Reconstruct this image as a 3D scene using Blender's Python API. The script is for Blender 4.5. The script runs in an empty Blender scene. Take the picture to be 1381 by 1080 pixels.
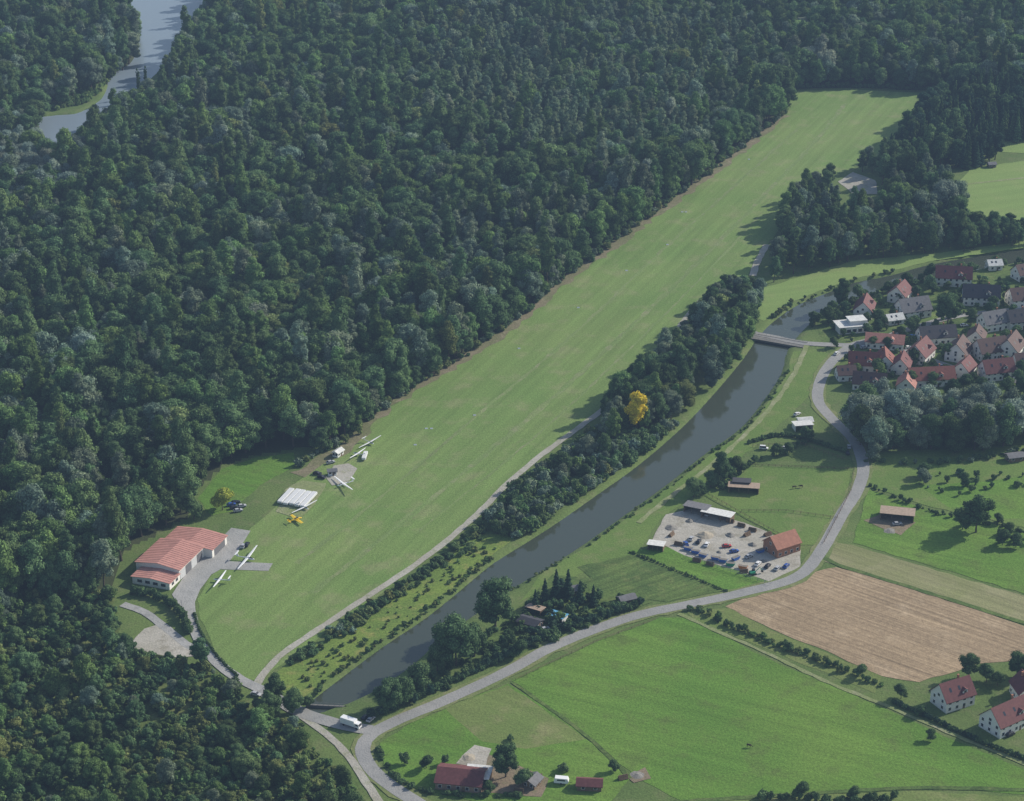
import bpy, math, random
import numpy as np
from mathutils import Vector, Matrix

random.seed(7)
RNG = np.random.default_rng(11)
SC = bpy.context.scene
COL = SC.collection

# ------------------------------------------------------------------ camera
H = 471.0
TH = math.radians(24.6)
F = 3000.0
cam_d = bpy.data.cameras.new("camera")
cam = bpy.data.objects.new("camera", cam_d)
COL.objects.link(cam)
cam.location = (0, 0, H)
cam.rotation_euler = (math.pi/2 - TH, 0, 0)
cam_d.sensor_width = 36.0
cam_d.lens = 36.0*F/1381.0
cam_d.clip_start = 1.0
cam_d.clip_end = 60000.0
SC.camera = cam

def P(x, y, z=0.0):
    """survey tie point -> map position (metres east, metres north) on the ground"""
    u, v = x-690.5, y-540.0
    dy = -v*math.sin(TH) + F*math.cos(TH)
    dz = -v*math.cos(TH) - F*math.sin(TH)
    t = (H-z)/(-dz)
    return (u*t, dy*t)

# ------------------------------------------------------------------ light
S = Vector((0.86, 0.50, 0.0)).normalized()
EL = math.radians(31)
AZ = math.atan2(S.x, S.y)
sdir = Vector((S.x*math.cos(EL), S.y*math.cos(EL), math.sin(EL)))
ld = bpy.data.lights.new("sun", 'SUN'); ld.energy = 5.0; ld.angle = math.radians(0.5); ld.color = (1.0, 0.94, 0.83)
lo = bpy.data.objects.new("sun", ld); COL.objects.link(lo)
lo.rotation_euler = sdir.to_track_quat('Z', 'Y').to_euler()
lo.location = (0, 1000, 700)
w = bpy.data.worlds.new("World"); SC.world = w; w.use_nodes = True
nt = w.node_tree
bg = nt.nodes.get("Background") or nt.nodes.new("ShaderNodeBackground")
sky = nt.nodes.new("ShaderNodeTexSky"); sky.sky_type = 'NISHITA'; sky.sun_disc = False
sky.sun_elevation = EL; sky.sun_rotation = AZ; sky.air_density = 1.2; sky.dust_density = 1.5
nt.links.new(sky.outputs[0], bg.inputs[0]); bg.inputs[1].default_value = 0.12
SC.view_settings.view_transform = 'Standard'
SC.view_settings.look = 'None'
SC.view_settings.exposure = 0

# ------------------------------------------------------------------ materials
MATS = {}
def newmat(name):
    m = bpy.data.materials.new(name); m.use_nodes = True
    m.node_tree.nodes.clear()
    return m, m.node_tree.nodes, m.node_tree.links

def plain(name, col, rough=0.7, metal=0.0, var=0.12, scale=1.2, spec=0.3):
    if name in MATS: return MATS[name]
    m, N, L = newmat(name)
    out = N.new("ShaderNodeOutputMaterial"); b = N.new("ShaderNodeBsdfPrincipled")
    tc = N.new("ShaderNodeTexCoord"); no = N.new("ShaderNodeTexNoise")
    no.inputs["Scale"].default_value = scale; no.inputs["Detail"].default_value = 5
    L.new(tc.outputs["Object"], no.inputs["Vector"])
    mr = N.new("ShaderNodeMapRange"); mr.inputs[1].default_value = .3; mr.inputs[2].default_value = .7
    mr.inputs[3].default_value = 1-var; mr.inputs[4].default_value = 1+var
    L.new(no.outputs[0], mr.inputs[0])
    vm = N.new("ShaderNodeVectorMath"); vm.operation = 'SCALE'; vm.inputs[0].default_value = col
    L.new(mr.outputs[0], vm.inputs["Scale"])
    L.new(vm.outputs[0], b.inputs["Base Color"])
    b.inputs["Roughness"].default_value = rough; b.inputs["Metallic"].default_value = metal
    b.inputs["Specular IOR Level"].default_value = spec
    L.new(b.outputs[0], out.inputs[0])
    MATS[name] = m
    return m

def ground_mat(name, A, B, C, s1=0.02, s2=0.07, cfac=0.5, ang=0.0, stripe=0.0, sw=0.25, fine=0.25, fs=0.9, cthr=0.52):
    """A/B large patches, C spots, stripe = strength of streaks running along world angle ang"""
    m, N, L = newmat(name)
    out = N.new("ShaderNodeOutputMaterial"); b = N.new("ShaderNodeBsdfPrincipled")
    b.inputs["Roughness"].default_value = 0.95; b.inputs["Specular IOR Level"].default_value = 0.15
    g = N.new("ShaderNodeNewGeometry")
    def noise(scale, detail=5, vec=None, rough=.6):
        n = N.new("ShaderNodeTexNoise"); n.inputs["Scale"].default_value = scale
        n.inputs["Detail"].default_value = detail; n.inputs["Roughness"].default_value = rough
        L.new(vec or g.outputs["Position"], n.inputs["Vector"]); return n.outputs[0]
    def rng(src, a, b_, c, d):
        r = N.new("ShaderNodeMapRange"); r.inputs[1].default_value = a; r.inputs[2].default_value = b_
        r.inputs[3].default_value = c; r.inputs[4].default_value = d; L.new(src, r.inputs[0]); return r.outputs[0]
    def mix(f, a, c):
        x = N.new("ShaderNodeMix"); x.data_type = 'RGBA'; L.new(f, x.inputs[0])
        for s, v in ((6, a), (7, c)):
            if isinstance(v, tuple): x.inputs[s].default_value = (*v, 1)
            else: L.new(v, x.inputs[s])
        return x.outputs[2]
    col = mix(rng(noise(s1), .38, .62, 0, 1), A, B)
    col = mix(rng(noise(s2, 6), cthr, cthr+.15, 0, cfac), col, C)
    fac = rng(noise(fs, 4, rough=.7), .25, .75, 1-fine, 1+fine)
    mp = N.new("ShaderNodeMapping"); mp.inputs["Rotation"].default_value = (0, 0, -ang)
    L.new(g.outputs["Position"], mp.inputs[0])
    mp2 = N.new("ShaderNodeMapping"); mp2.inputs["Scale"].default_value = (0.01, sw, 1)
    L.new(mp.outputs[0], mp2.inputs[0])
    st = rng(noise(1.0, 4, mp2.outputs[0], .65), .3, .7, 1-stripe, 1+stripe)
    mu = N.new("ShaderNodeMath"); mu.operation = 'MULTIPLY'; L.new(fac, mu.inputs[0]); L.new(st, mu.inputs[1])
    vm = N.new("ShaderNodeVectorMath"); vm.operation = 'SCALE'; L.new(col, vm.inputs[0]); L.new(mu.outputs[0], vm.inputs["Scale"])
    L.new(vm.outputs[0], b.inputs["Base Color"])
    bp = N.new("ShaderNodeBump"); bp.inputs["Strength"].default_value = .6; bp.inputs["Distance"].default_value = .35
    L.new(noise(1.3, 4), bp.inputs["Height"]); L.new(bp.outputs[0], b.inputs["Normal"])
    L.new(b.outputs[0], out.inputs[0])
    return m

def leaf_mat():
    m, N, L = newmat("foliage")
    out = N.new("ShaderNodeOutputMaterial")
    at = N.new("ShaderNodeAttribute"); at.attribute_type = 'INSTANCER'; at.attribute_name = "tint"
    lv = N.new("ShaderNodeAttribute"); lv.attribute_name = "lv"
    vm = N.new("ShaderNodeVectorMath"); vm.operation = 'SCALE'
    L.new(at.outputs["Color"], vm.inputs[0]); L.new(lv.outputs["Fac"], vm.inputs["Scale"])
    d = N.new("ShaderNodeBsdfDiffuse"); t = N.new("ShaderNodeBsdfTranslucent")
    L.new(vm.outputs[0], d.inputs[0]); L.new(vm.outputs[0], t.inputs[0])
    mx = N.new("ShaderNodeMixShader"); mx.inputs[0].default_value = .2
    L.new(d.outputs[0], mx.inputs[1]); L.new(t.outputs[0], mx.inputs[2])
    L.new(mx.outputs[0], out.inputs[0])
    return m
LEAF = leaf_mat()
BARK = plain("bark", (0.09, 0.07, 0.05), .9)
WHITE = plain("white_gelcoat", (0.8, 0.8, 0.8), .25, var=.03)
RENDERW = plain("white_render", (0.72, 0.70, 0.66), .85, var=.05, scale=.5)
GLASS = plain("dark_glass", (0.03, 0.035, 0.045), .08, var=.05, spec=.6)
RUBBER = plain("rubber", (0.02, 0.02, 0.02), .8)
WOOD = plain("weathered_wood", (0.16, 0.11, 0.07), .8, var=.25)
STEEL = plain("galvanised_steel", (0.35, 0.36, 0.37), .45, metal=.6)
CONC = plain("concrete", (0.17, 0.165, 0.155), .9, var=.2, scale=.3)

# ------------------------------------------------------------------ mesh builder
class MB:
    def __init__(s): s.v = []; s.f = []; s.m = []
    def add(s, vs, fs, mi=0):
        o = len(s.v); s.v += [tuple(p) for p in vs]
        for f in fs: s.f.append([i+o for i in f]); s.m.append(mi)
    def box(s, cx, cy, cz, sx, sy, sz, mi=0, rz=0, taper=1.0):
        vs = []
        c, n = math.cos(rz), math.sin(rz)
        for z, k in ((-.5, 1), (.5, taper)):
            for x, y in ((-.5, -.5), (.5, -.5), (.5, .5), (-.5, .5)):
                X, Y = x*sx*k, y*sy*k
                vs.append((cx+X*c-Y*n, cy+X*n+Y*c, cz+z*sz))
        s.add(vs, [[0, 3, 2, 1], [4, 5, 6, 7], [0, 1, 5, 4], [1, 2, 6, 5], [2, 3, 7, 6], [3, 0, 4, 7]], mi)
    def prism(s, prof, a, b, mi=0, axis='x'):
        n = len(prof)
        if axis == 'x': vs = [(a, p[0], p[1]) for p in prof]+[(b, p[0], p[1]) for p in prof]
        else: vs = [(p[0], a, p[1]) for p in prof]+[(p[0], b, p[1]) for p in prof]
        fs = [list(range(n)), list(range(2*n-1, n-1, -1))]+[[i, i+n, (i+1) % n+n, (i+1) % n] for i in range(n)]
        s.add(vs, fs, mi)
    def loft(s, rings, mi=0):
        n = len(rings[0]); vs = [p for r in rings for p in r]; fs = []
        for k in range(len(rings)-1):
            for i in range(n):
                j = (i+1) % n
                fs.append([k*n+i, k*n+j, (k+1)*n+j, (k+1)*n+i])
        fs.append(list(range(n))[::-1]); fs.append([(len(rings)-1)*n+i for i in range(n)])
        s.add(vs, fs, mi)
    def tube(s, p0, p1, r0, r1, mi=0, n=7):
        p0, p1 = Vector(p0), Vector(p1); d = (p1-p0).normalized()
        a = d.orthogonal().normalized(); b = d.cross(a)
        rr = []
        for p, r in ((p0, r0), (p1, r1)):
            rr.append([p+(a*math.cos(2*math.pi*i/n)+b*math.sin(2*math.pi*i/n))*r for i in range(n)])
        s.loft(rr, mi)
    def mesh(s, name, mats):
        me = bpy.data.meshes.new(name); me.from_pydata(s.v, [], s.f)
        for m in mats: me.materials.append(m)
        me.polygons.foreach_set("material_index", s.m)
        me.update(); return me
    def obj(s, name, mats, loc=(0, 0, 0), rz=0, parent=None, smooth=False, recalc=True):
        me = s.mesh(name, mats)
        if recalc:
            import bmesh
            bm = bmesh.new(); bm.from_mesh(me); bmesh.ops.recalc_face_normals(bm, faces=bm.faces); bm.to_mesh(me); bm.free()
        if smooth: me.polygons.foreach_set("use_smooth", [True]*len(me.polygons))
        ob = bpy.data.objects.new(name, me); COL.objects.link(ob)
        ob.location = loc; ob.rotation_euler = (0, 0, rz)
        if parent: ob.parent = parent
        return ob

def empty(name, loc, rz=0):
    e = bpy.data.objects.new(name, None); COL.objects.link(e); e.empty_display_size = .5
    e.location = loc; e.rotation_euler = (0, 0, rz); return e

# ------------------------------------------------------------------ geometry helpers
def W(pts): return [P(*p) for p in pts]

def smooth_line(pts, step=4.0):
    pts = [np.array(p, float) for p in pts]
    out = []
    for i in range(len(pts)-1):
        p0 = pts[max(i-1, 0)]; p1 = pts[i]; p2 = pts[i+1]; p3 = pts[min(i+2, len(pts)-1)]
        n = max(2, int(np.linalg.norm(p2-p1)/step))
        for k in range(n):
            t = k/n
            out.append(.5*((2*p1)+(-p0+p2)*t+(2*p0-5*p1+4*p2-p3)*t*t+(-p0+3*p1-3*p2+p3)*t**3))
    out.append(pts[-1]); return out

USED = set()
def nextz(base):
    k = int(round(base/0.004))
    while k in USED: k += 1
    USED.add(k)
    return k*0.004

def sheet(name, px, mat, base=.05, wob=0.6, world=False, z=None):
    pts = px if world else W(px)
    pts = [np.array(p) for p in pts]
    out = []
    for i in range(len(pts)):
        a, b = pts[i], pts[(i+1) % len(pts)]
        L = np.linalg.norm(b-a); n = max(1, int(L/5))
        nn = np.array([-(b-a)[1], (b-a)[0]])/max(L, 1e-6)
        for k in range(n):
            q = a+(b-a)*k/n
            out.append(q+nn*(random.uniform(-wob, wob) if k else 0))
    z = nextz(base) if z is None else z
    me = bpy.data.meshes.new(name)
    import bmesh
    bm = bmesh.new(); vs = [bm.verts.new((q[0], q[1], z)) for q in out]
    f = bm.faces.new(vs); bm.normal_update()
    if f.normal.z < 0: f.normal_flip()
    bmesh.ops.triangulate(bm, faces=[f]); bm.to_mesh(me); bm.free()
    me.materials.append(mat)
    ob = bpy.data.objects.new(name, me); COL.objects.link(ob); return ob

def ribbon(name, px, width, mat, base=.15, wob=0.0, step=4.0, off=0.0):
    line = smooth_line(W(px), step)
    z = nextz(base); vs = []; fs = []
    for i, p in enumerate(line):
        a = line[max(i-1, 0)]; b = line[min(i+1, len(line)-1)]
        t = (b-a)/max(np.linalg.norm(b-a), 1e-6); n = np.array([-t[1], t[0]])
        wl = width/2+random.uniform(-wob, wob); wr = width/2+random.uniform(-wob, wob)
        l = p+n*(off+wl); r = p+n*(off-wr)
        vs += [(l[0], l[1], z), (r[0], r[1], z)]
        if i: fs.append([2*i-2, 2*i-1, 2*i+1, 2*i])
    me = bpy.data.meshes.new(name); me.from_pydata(vs, [], fs); me.materials.append(mat); me.update()
    ob = bpy.data.objects.new(name, me); COL.objects.link(ob); return ob

def inside(X, Y, poly):
    r = np.zeros(X.shape, bool); n = len(poly)
    for i in range(n):
        x1, y1 = poly[i]; x2, y2 = poly[(i+1) % n]
        if y1 == y2: continue
        c = ((y1 > Y) != (y2 > Y)) & (X < (x2-x1)*(Y-y1)/(y2-y1)+x1)
        r ^= c
    return r

def edgedist(X, Y, poly):
    d = np.full(X.shape, 1e9)
    n = len(poly)
    for i in range(n):
        x1, y1 = poly[i]; x2, y2 = poly[(i+1) % n]
        dx, dy = x2-x1, y2-y1; L2 = dx*dx+dy*dy+1e-9
        t = np.clip(((X-x1)*dx+(Y-y1)*dy)/L2, 0, 1)
        d = np.minimum(d, np.hypot(X-(x1+t*dx), Y-(y1+t*dy)))
    return d

runway_px = [(325, 915), (292, 882), (270, 835), (266, 808), (285, 776), (320, 745), (338, 712), (365, 690), (400, 650), (450, 615), (480, 595), (520, 553), (600, 502), (690, 443), (760, 383), (830, 332), (890, 287), (960, 237), (1010, 197), (1060, 157), (1070, 123), (1150, 121), (1262, 126), (1250, 150), (1225, 180), (1180, 215), (1115, 240), (1075, 270), (1050, 310), (1020, 350), (1000, 385), (960, 410), (925, 425), (905, 470), (860, 520), (835, 545), (790, 570), (735, 612), (700, 642), (650, 685), (600, 735), (540, 783), (470, 835), (400, 880), (350, 918)]
forest_px = [(-110, -115), (1500, -115), (1500, 120), (1381, 125), (1290, 128), (1262, 122), (1150, 117), (1070, 119), (1057, 153), (1006, 193), (956, 233), (886, 283), (826, 328), (755, 378), (685, 438), (595, 497), (515, 549), (472, 588), (430, 600), (390, 606), (340, 615), (300, 628), (266, 660), (262, 690), (225, 712), (172, 742), (150, 800), (-110, 830)]
scrub_px = [(-110, 800), (150, 795), (160, 850), (175, 880), (230, 892), (285, 905), (335, 945), (400, 985), (430, 1020), (470, 1060), (500, 1090), (520, 1180), (-110, 1180)]
riv2hole = W([(120, -120), (140, 0), (172, 22), (186, 55), (178, 85), (150, 108), (100, 140), (52, 150), (50, 225), (90, 225), (120, 195), (150, 175), (180, 160), (215, 130), (245, 85), (272, 45), (285, 0), (310, -120)])

# ------------------------------------------------------------------ rivers + ground sheet
left_bank = [(395, 958), (420, 938), (450, 915), (510, 870), (570, 830), (620, 790), (660, 757), (700, 732), (750, 700), (800, 665), (860, 622), (920, 570), (965, 522), (1000, 480), (1015, 458), (1035, 435), (1070, 410), (1110, 393), (1150, 378), (1200, 368), (1260, 352), (1381, 332), (1480, 318)]
right_bank = [(1480, 335), (1381, 352), (1260, 374), (1200, 388), (1150, 402), (1120, 418), (1092, 438), (1066, 470), (1058, 500), (1038, 532), (1003, 575), (952, 612), (905, 650), (850, 690), (790, 733), (740, 765), (690, 795), (640, 830), (600, 858), (560, 895), (500, 935), (450, 955), (410, 968)]
def smooth_poly(px): return [tuple(q) for q in smooth_line(W(px), 8)]
river = smooth_poly(left_bank)+smooth_poly(right_bank)
river2 = smooth_poly([(110, -110), (140, 0), (172, 22), (184, 50), (178, 80), (150, 100), (135, 132), (100, 152), (55, 156), (40, 185), (70, 200), (100, 190)]) + \
         smooth_poly([(135, 165), (170, 140), (205, 105), (222, 85), (240, 55), (262, 25), (275, 0), (300, -110)])

xs = np.unique(np.concatenate([[-30000, -15000, -6000, -2500, -1200, -700], np.arange(-520, 561, 3.0), [700, 1200, 2500, 6000, 15000, 30000]]))
ys = np.unique(np.concatenate([[-30000, -12000, -4000, -1000, 0, 300, 450], np.arange(560, 1560, 3.0), np.arange(1560, 2301, 5.0), [2600, 3200, 4500, 8000, 15000, 40000]]))
GX, GY = np.meshgrid(xs, ys)
Z = np.zeros(GX.shape)
for rv, dep, slope in ((river, 3.2, .8), (river2, 3, .7)):
    ins = inside(GX, GY, rv); dd = edgedist(GX, GY, rv)
    Z = np.where(ins, -np.minimum(dep, dd*slope), Z)
nx, ny = len(xs), len(ys)
co = np.stack([GX.ravel(), GY.ravel(), Z.ravel()], 1)
ii = (np.arange(ny-1)[:, None]*nx+np.arange(nx-1)[None, :]).ravel()
quads = np.stack([ii, ii+1, ii+nx+1, ii+nx], 1)
me = bpy.data.meshes.new("ground")
me.vertices.add(len(co)); me.vertices.foreach_set("co", co.ravel())
me.loops.add(quads.size); me.loops.foreach_set("vertex_index", quads.ravel())
me.polygons.add(len(quads)); me.polygons.foreach_set("loop_start", np.arange(0, quads.size, 4)); me.polygons.foreach_set("loop_total", np.full(len(quads), 4))
me.update(calc_edges=True)
M_ground = ground_mat("rough_grass_ground", (.09, .14, .04), (.12, .17, .05), (.16, .17, .08), s1=.03, s2=.1, fine=.35)
M_floor = ground_mat("forest_floor", (.045, .06, .025), (.06, .07, .03), (.075, .08, .04))
M_weed = ground_mat("tall_weeds", (.065, .11, .03), (.10, .15, .04), (.15, .18, .06), s1=.05, s2=.15, cfac=.7, ang=math.radians(35), stripe=.25, sw=.5, fine=.4)
M_scrub = ground_mat("scrub_ground", (.07, .105, .03), (.11, .15, .045), (.17, .18, .07), s1=.03, s2=.12, cfac=.8, fine=.45)
me.materials.append(M_ground); me.materials.append(M_floor); me.materials.append(M_scrub)
fx = co[quads].mean(1)
fm = np.zeros(len(quads), np.int32)
fm[inside(fx[:, 0], fx[:, 1], W(forest_px))] = 1
fm[inside(fx[:, 0], fx[:, 1], W(scrub_px))] = 2
fm[inside(fx[:, 0], fx[:, 1], riv2hole)] = 0
fm[(fx[:, 1] > 2150) | ((fx[:, 0] < -480))] = 1
me.polygons.foreach_set("material_index", fm)
go = bpy.data.objects.new("ground", me); COL.objects.link(go)

def water_mat(name, base, rough):
    m, N, L = newmat(name)
    out = N.new("ShaderNodeOutputMaterial"); b = N.new("ShaderNodeBsdfPrincipled")
    b.inputs["Base Color"].default_value = (*base, 1); b.inputs["Roughness"].default_value = rough
    b.inputs["IOR"].default_value = 1.333; b.inputs["Specular IOR Level"].default_value = .8
    g = N.new("ShaderNodeNewGeometry"); n = N.new("ShaderNodeTexNoise"); n.inputs["Scale"].default_value = .35; n.inputs["Detail"].default_value = 4
    L.new(g.outputs["Position"], n.inputs["Vector"])
    n2 = N.new("ShaderNodeTexNoise"); n2.inputs["Scale"].default_value = .035; n2.inputs["Detail"].default_value = 5
    L.new(g.outputs["Position"], n2.inputs["Vector"])
    mr = N.new("ShaderNodeMapRange"); mr.inputs[1].default_value = .4; mr.inputs[2].default_value = .65; mr.inputs[3].default_value = .06; mr.inputs[4].default_value = .55
    L.new(n2.outputs[0], mr.inputs[0])
    bp = N.new("ShaderNodeBump"); bp.inputs["Distance"].default_value = .12
    L.new(mr.outputs[0], bp.inputs["Strength"])
    L.new(n.outputs[0], bp.inputs["Height"]); L.new(bp.outputs[0], b.inputs["Normal"])
    L.new(b.outputs[0], out.inputs[0]); return m
M_water = water_mat("canal_water", (.05, .062, .045), .07)
M_water2 = water_mat("broad_river_water", (.20, .25, .30), .3)
sheet("canal_water", river, M_water, wob=0, world=True, z=-1.1)
sheet("river_water", river2, M_water2, wob=0, world=True, z=-.7)

# ------------------------------------------------------------------ field materials
a0 = np.array(P(350, 915)); a1 = np.array(P(1150, 140))
RA = math.atan2(*(a1-a0)[::-1])
M_run = ground_mat("runway_grass", (.135, .215, .058), (.165, .235, .07), (.22, .24, .11), s1=.014, s2=.06, cfac=.65, ang=RA, stripe=.14, sw=.22, fine=.28)
M_wear = ground_mat("worn_runway_grass", (.175, .225, .085), (.15, .22, .07), (.23, .24, .13), s1=.03, s2=.1, cfac=.8, ang=RA, stripe=.15, sw=.5, fine=.3)
M_mead = ground_mat("meadow_grass", (.095, .19, .03), (.125, .215, .038), (.095, .14, .035), s1=.02, s2=.08, cfac=.7, ang=math.radians(-25), stripe=.16, sw=.2, fine=.38)
M_mead2 = ground_mat("dry_meadow_grass", (.13, .185, .05), (.165, .20, .065), (.22, .215, .10), s1=.02, s2=.06, cfac=.7, ang=math.radians(-35), stripe=.12, sw=.2, fine=.3)
M_mead3 = ground_mat("pale_meadow_grass", (.17, .255, .075), (.19, .265, .08), (.22, .26, .10), s1=.012, s2=.05, cfac=.5, ang=math.radians(20), stripe=.08, fine=.15)
M_pad = ground_mat("paddock_grass", (.105, .175, .04), (.135, .20, .05), (.19, .20, .085), s1=.03, s2=.09, cfac=.6, fine=.25)
M_marsh = ground_mat("marsh_grass", (.16, .225, .045), (.115, .18, .04), (.24, .24, .075), s1=.05, s2=.14, cfac=.8, fine=.45)
M_stub = ground_mat("stubble_field", (.33, .245, .155), (.27, .20, .125), (.41, .315, .21), s1=.02, s2=.07, cfac=.6, ang=math.radians(-38), stripe=.34, sw=.8, fine=.28, fs=.5)
M_strip = ground_mat("straw_strip", (.23, .225, .115), (.19, .205, .085), (.28, .265, .15), s1=.03, s2=.07, cfac=.6, ang=math.radians(-38), stripe=.22, sw=.6, fine=.2)
M_gravel = ground_mat("gravel_yard", (.42, .395, .35), (.35, .33, .28), (.24, .22, .17), s1=.05, s2=.15, cfac=.7, fine=.22)
M_path = ground_mat("gravel_track", (.39, .375, .33), (.33, .31, .265), (.22, .24, .13), s1=.06, s2=.2, cfac=.6, fine=.2)
M_asph = ground_mat("asphalt_road", (.26, .26, .255), (.31, .305, .295), (.21, .21, .205), s1=.04, s2=.2, cfac=.5, fine=.1)
M_verge = ground_mat("road_verge", (.135, .18, .06), (.17, .195, .075), (.24, .23, .125), s1=.06, s2=.2, cfac=.6, fine=.3)
M_faint = ground_mat("faint_track", (.22, .245, .12), (.19, .23, .09), (.31, .305, .20), s1=.06, s2=.1, cfac=.8, fine=.3)
M_apron = ground_mat("concrete_apron", (.35, .345, .335), (.30, .30, .29), (.24, .24, .235), s1=.05, s2=.2, cfac=.6, fine=.12)
M_dry = ground_mat("dry_grass_edge", (.19, .165, .105), (.14, .15, .07), (.25, .22, .15), s1=.05, s2=.15, cfac=.8, fine=.35)
M_soil = ground_mat("bare_soil", (.23, .18, .125), (.19, .155, .105), (.16, .17, .08), s1=.1, s2=.2, fine=.3)

sheet("runway_grass", runway_px, M_run, .06)
ribbon("worn_runway_strip", [(420, 800), (560, 690), (700, 575), (820, 470), (930, 365), (1010, 285), (1100, 190), (1140, 140)], 3.0, M_wear, .085, wob=.8, step=6)
ribbon("worn_runway_strip", [(400, 760), (520, 665), (650, 555), (780, 445), (880, 350), (980, 260), (1080, 170)], 2.0, M_wear, .088, wob=.7, step=6)
ribbon("worn_runway_strip", [(560, 720), (720, 590), (850, 470), (960, 360), (1030, 285)], 1.4, M_wear, .092, wob=.5, step=6)
ribbon("forest_edge_dry_grass", [(400, 640), (450, 612), (480, 592), (518, 551), (598, 500), (688, 441), (758, 381), (828, 330), (888, 285), (958, 235), (1008, 195), (1058, 155)], 7, M_dry, .096, wob=2.2, step=5)
sheet("meadow", [(266, 672), (300, 632), (345, 617), (396, 610), (398, 628), (350, 655), (312, 690), (285, 695)], M_mead, .06)
sheet("marsh_bank", [(365, 912), (400, 885), (500, 830), (600, 755), (645, 720), (700, 722), (660, 752), (618, 786), (566, 828), (506, 868), (446, 913), (410, 940), (370, 930)], M_marsh, .06)
sheet("canal_bank_grass", [(1110, 470), (1120, 485), (1105, 520), (1060, 565), (1020, 600), (960, 650), (890, 700), (860, 745), (780, 775), (700, 812), (735, 770), (795, 735), (855, 692), (910, 652), (957, 614), (1008, 577), (1043, 533), (1062, 502), (1070, 474)], M_pad, .06)
sheet("grass_strip", [(1015, 392), (1040, 385), (1150, 352), (1260, 342), (1381, 325), (1381, 334), (1255, 352), (1195, 367), (1145, 377), (1105, 392), (1065, 409), (1030, 433), (1012, 425)], M_mead3, .06)
sheet("meadow", [(690, 918), (800, 868), (890, 833), (925, 833), (1040, 890), (1180, 950), (1290, 1000), (1440, 1060), (1440, 1075), (1250, 1062), (1100, 1068), (920, 1080), (860, 1050), (800, 1000)], M_mead, .06)
sheet("meadow", [(512, 1002), (560, 972), (685, 922), (745, 960), (800, 1003), (850, 1050), (820, 1085), (700, 1090), (570, 1070), (518, 1032)], M_mead, .06)
sheet("dry_meadow", [(600, 955), (685, 924), (790, 997), (710, 1010), (650, 1000)], M_mead2, .1)
sheet("meadow", [(900, 1085), (1100, 1072), (1250, 1067), (1450, 1080), (1450, 1200), (850, 1200)], M_mead2, .06)
sheet("stubble_field", [(978, 818), (1100, 771), (1128, 765), (1200, 785), (1400, 850), (1400, 890), (1320, 895), (1240, 920), (1190, 912), (1130, 885), (1040, 848)], M_stub, .06)
sheet("straw_strip", [(1118, 730), (1150, 735), (1400, 810), (1400, 843), (1130, 762), (1105, 756)], M_strip, .06)
sheet("meadow", [(1170, 660), (1260, 690), (1400, 720), (1400, 806), (1150, 732)], M_mead, .06)
sheet("meadow", [(1175, 610), (1400, 600), (1400, 715), (1260, 685), (1170, 655)], M_pad, .06)
sheet("meadow", [(1240, 655), (1340, 648), (1400, 640), (1400, 700), (1300, 700)], M_mead, .1)
sheet("paddock_grass", [(950, 668), (1005, 628), (1152, 634), (1150, 660), (1112, 735), (1075, 735), (1030, 712), (990, 690)], M_pad, .1)
sheet("rough_field", [(778, 765), (850, 748), (975, 797), (900, 812), (820, 800)], M_weed, .1)
sheet("meadow", [(845, 742), (905, 738), (1040, 785), (985, 798)], M_mead, .11)
sheet("rough_field", [(985, 820), (1040, 850), (1190, 912), (1180, 935), (1040, 878), (940, 838), (925, 825)], M_mead2, .055)
sheet("gravel_yard", [(880, 728), (898, 694), (945, 685), (1030, 715), (1080, 742), (1078, 770), (1045, 787), (990, 768), (925, 750)], M_gravel, .14)
sheet("pale_field", [(1290, 250), (1310, 226), (1400, 215), (1400, 312), (1340, 312), (1300, 302)], M_mead3, .07)
sheet("pale_field", [(1340, 185), (1400, 180), (1400, 208), (1350, 205)], M_mead3, .07)
sheet("gravel_clearing", [(1130, 245), (1150, 232), (1180, 243), (1185, 262), (1150, 262)], M_path, .10)
sheet("concrete_apron", [(232, 802), (250, 775), (290, 735), (312, 712), (338, 716), (322, 742), (303, 765), (285, 775), (270, 795), (263, 812), (264, 828), (240, 815)], M_apron, .15, wob=.1)
sheet("concrete_pad", [(308, 757), (368, 760), (362, 770), (298, 768)], M_apron, .16, wob=.05)
sheet("worn_patch", [(440, 645), (450, 628), (470, 625), (482, 632), (470, 650), (448, 655)], M_path, .14)
sheet("worn_patch", [(372, 690), (385, 660), (408, 648), (440, 652), (425, 680), (402, 700)], M_faint, .13)
sheet("gravel_parking", [(174, 872), (195, 848), (215, 842), (245, 862), (275, 885), (240, 887), (200, 880)], M_gravel, .13)
sheet("village_ground", [(1100, 430), (1200, 385), (1400, 355), (1400, 540), (1150, 535), (1120, 500)], M_weed, .05)
sheet("garden_ground", [(700, 818), (745, 775), (800, 780), (880, 812), (800, 845), (690, 895), (640, 880)], M_weed, .11)
sheet("farm_yard", [(585, 1065), (640, 1010), (665, 1020), (740, 1050), (730, 1075)], M_soil, .13)
sheet("sand_patch", [(615, 1030), (640, 1005), (663, 1010), (655, 1035)], M_gravel, .15)
sheet("bare_soil", [(845, 1048), (870, 1035), (878, 1050), (855, 1056)], M_soil, .13)
sheet("bare_soil", [(1165, 702), (1195, 690), (1235, 705), (1215, 722)], M_soil, .13)

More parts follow.
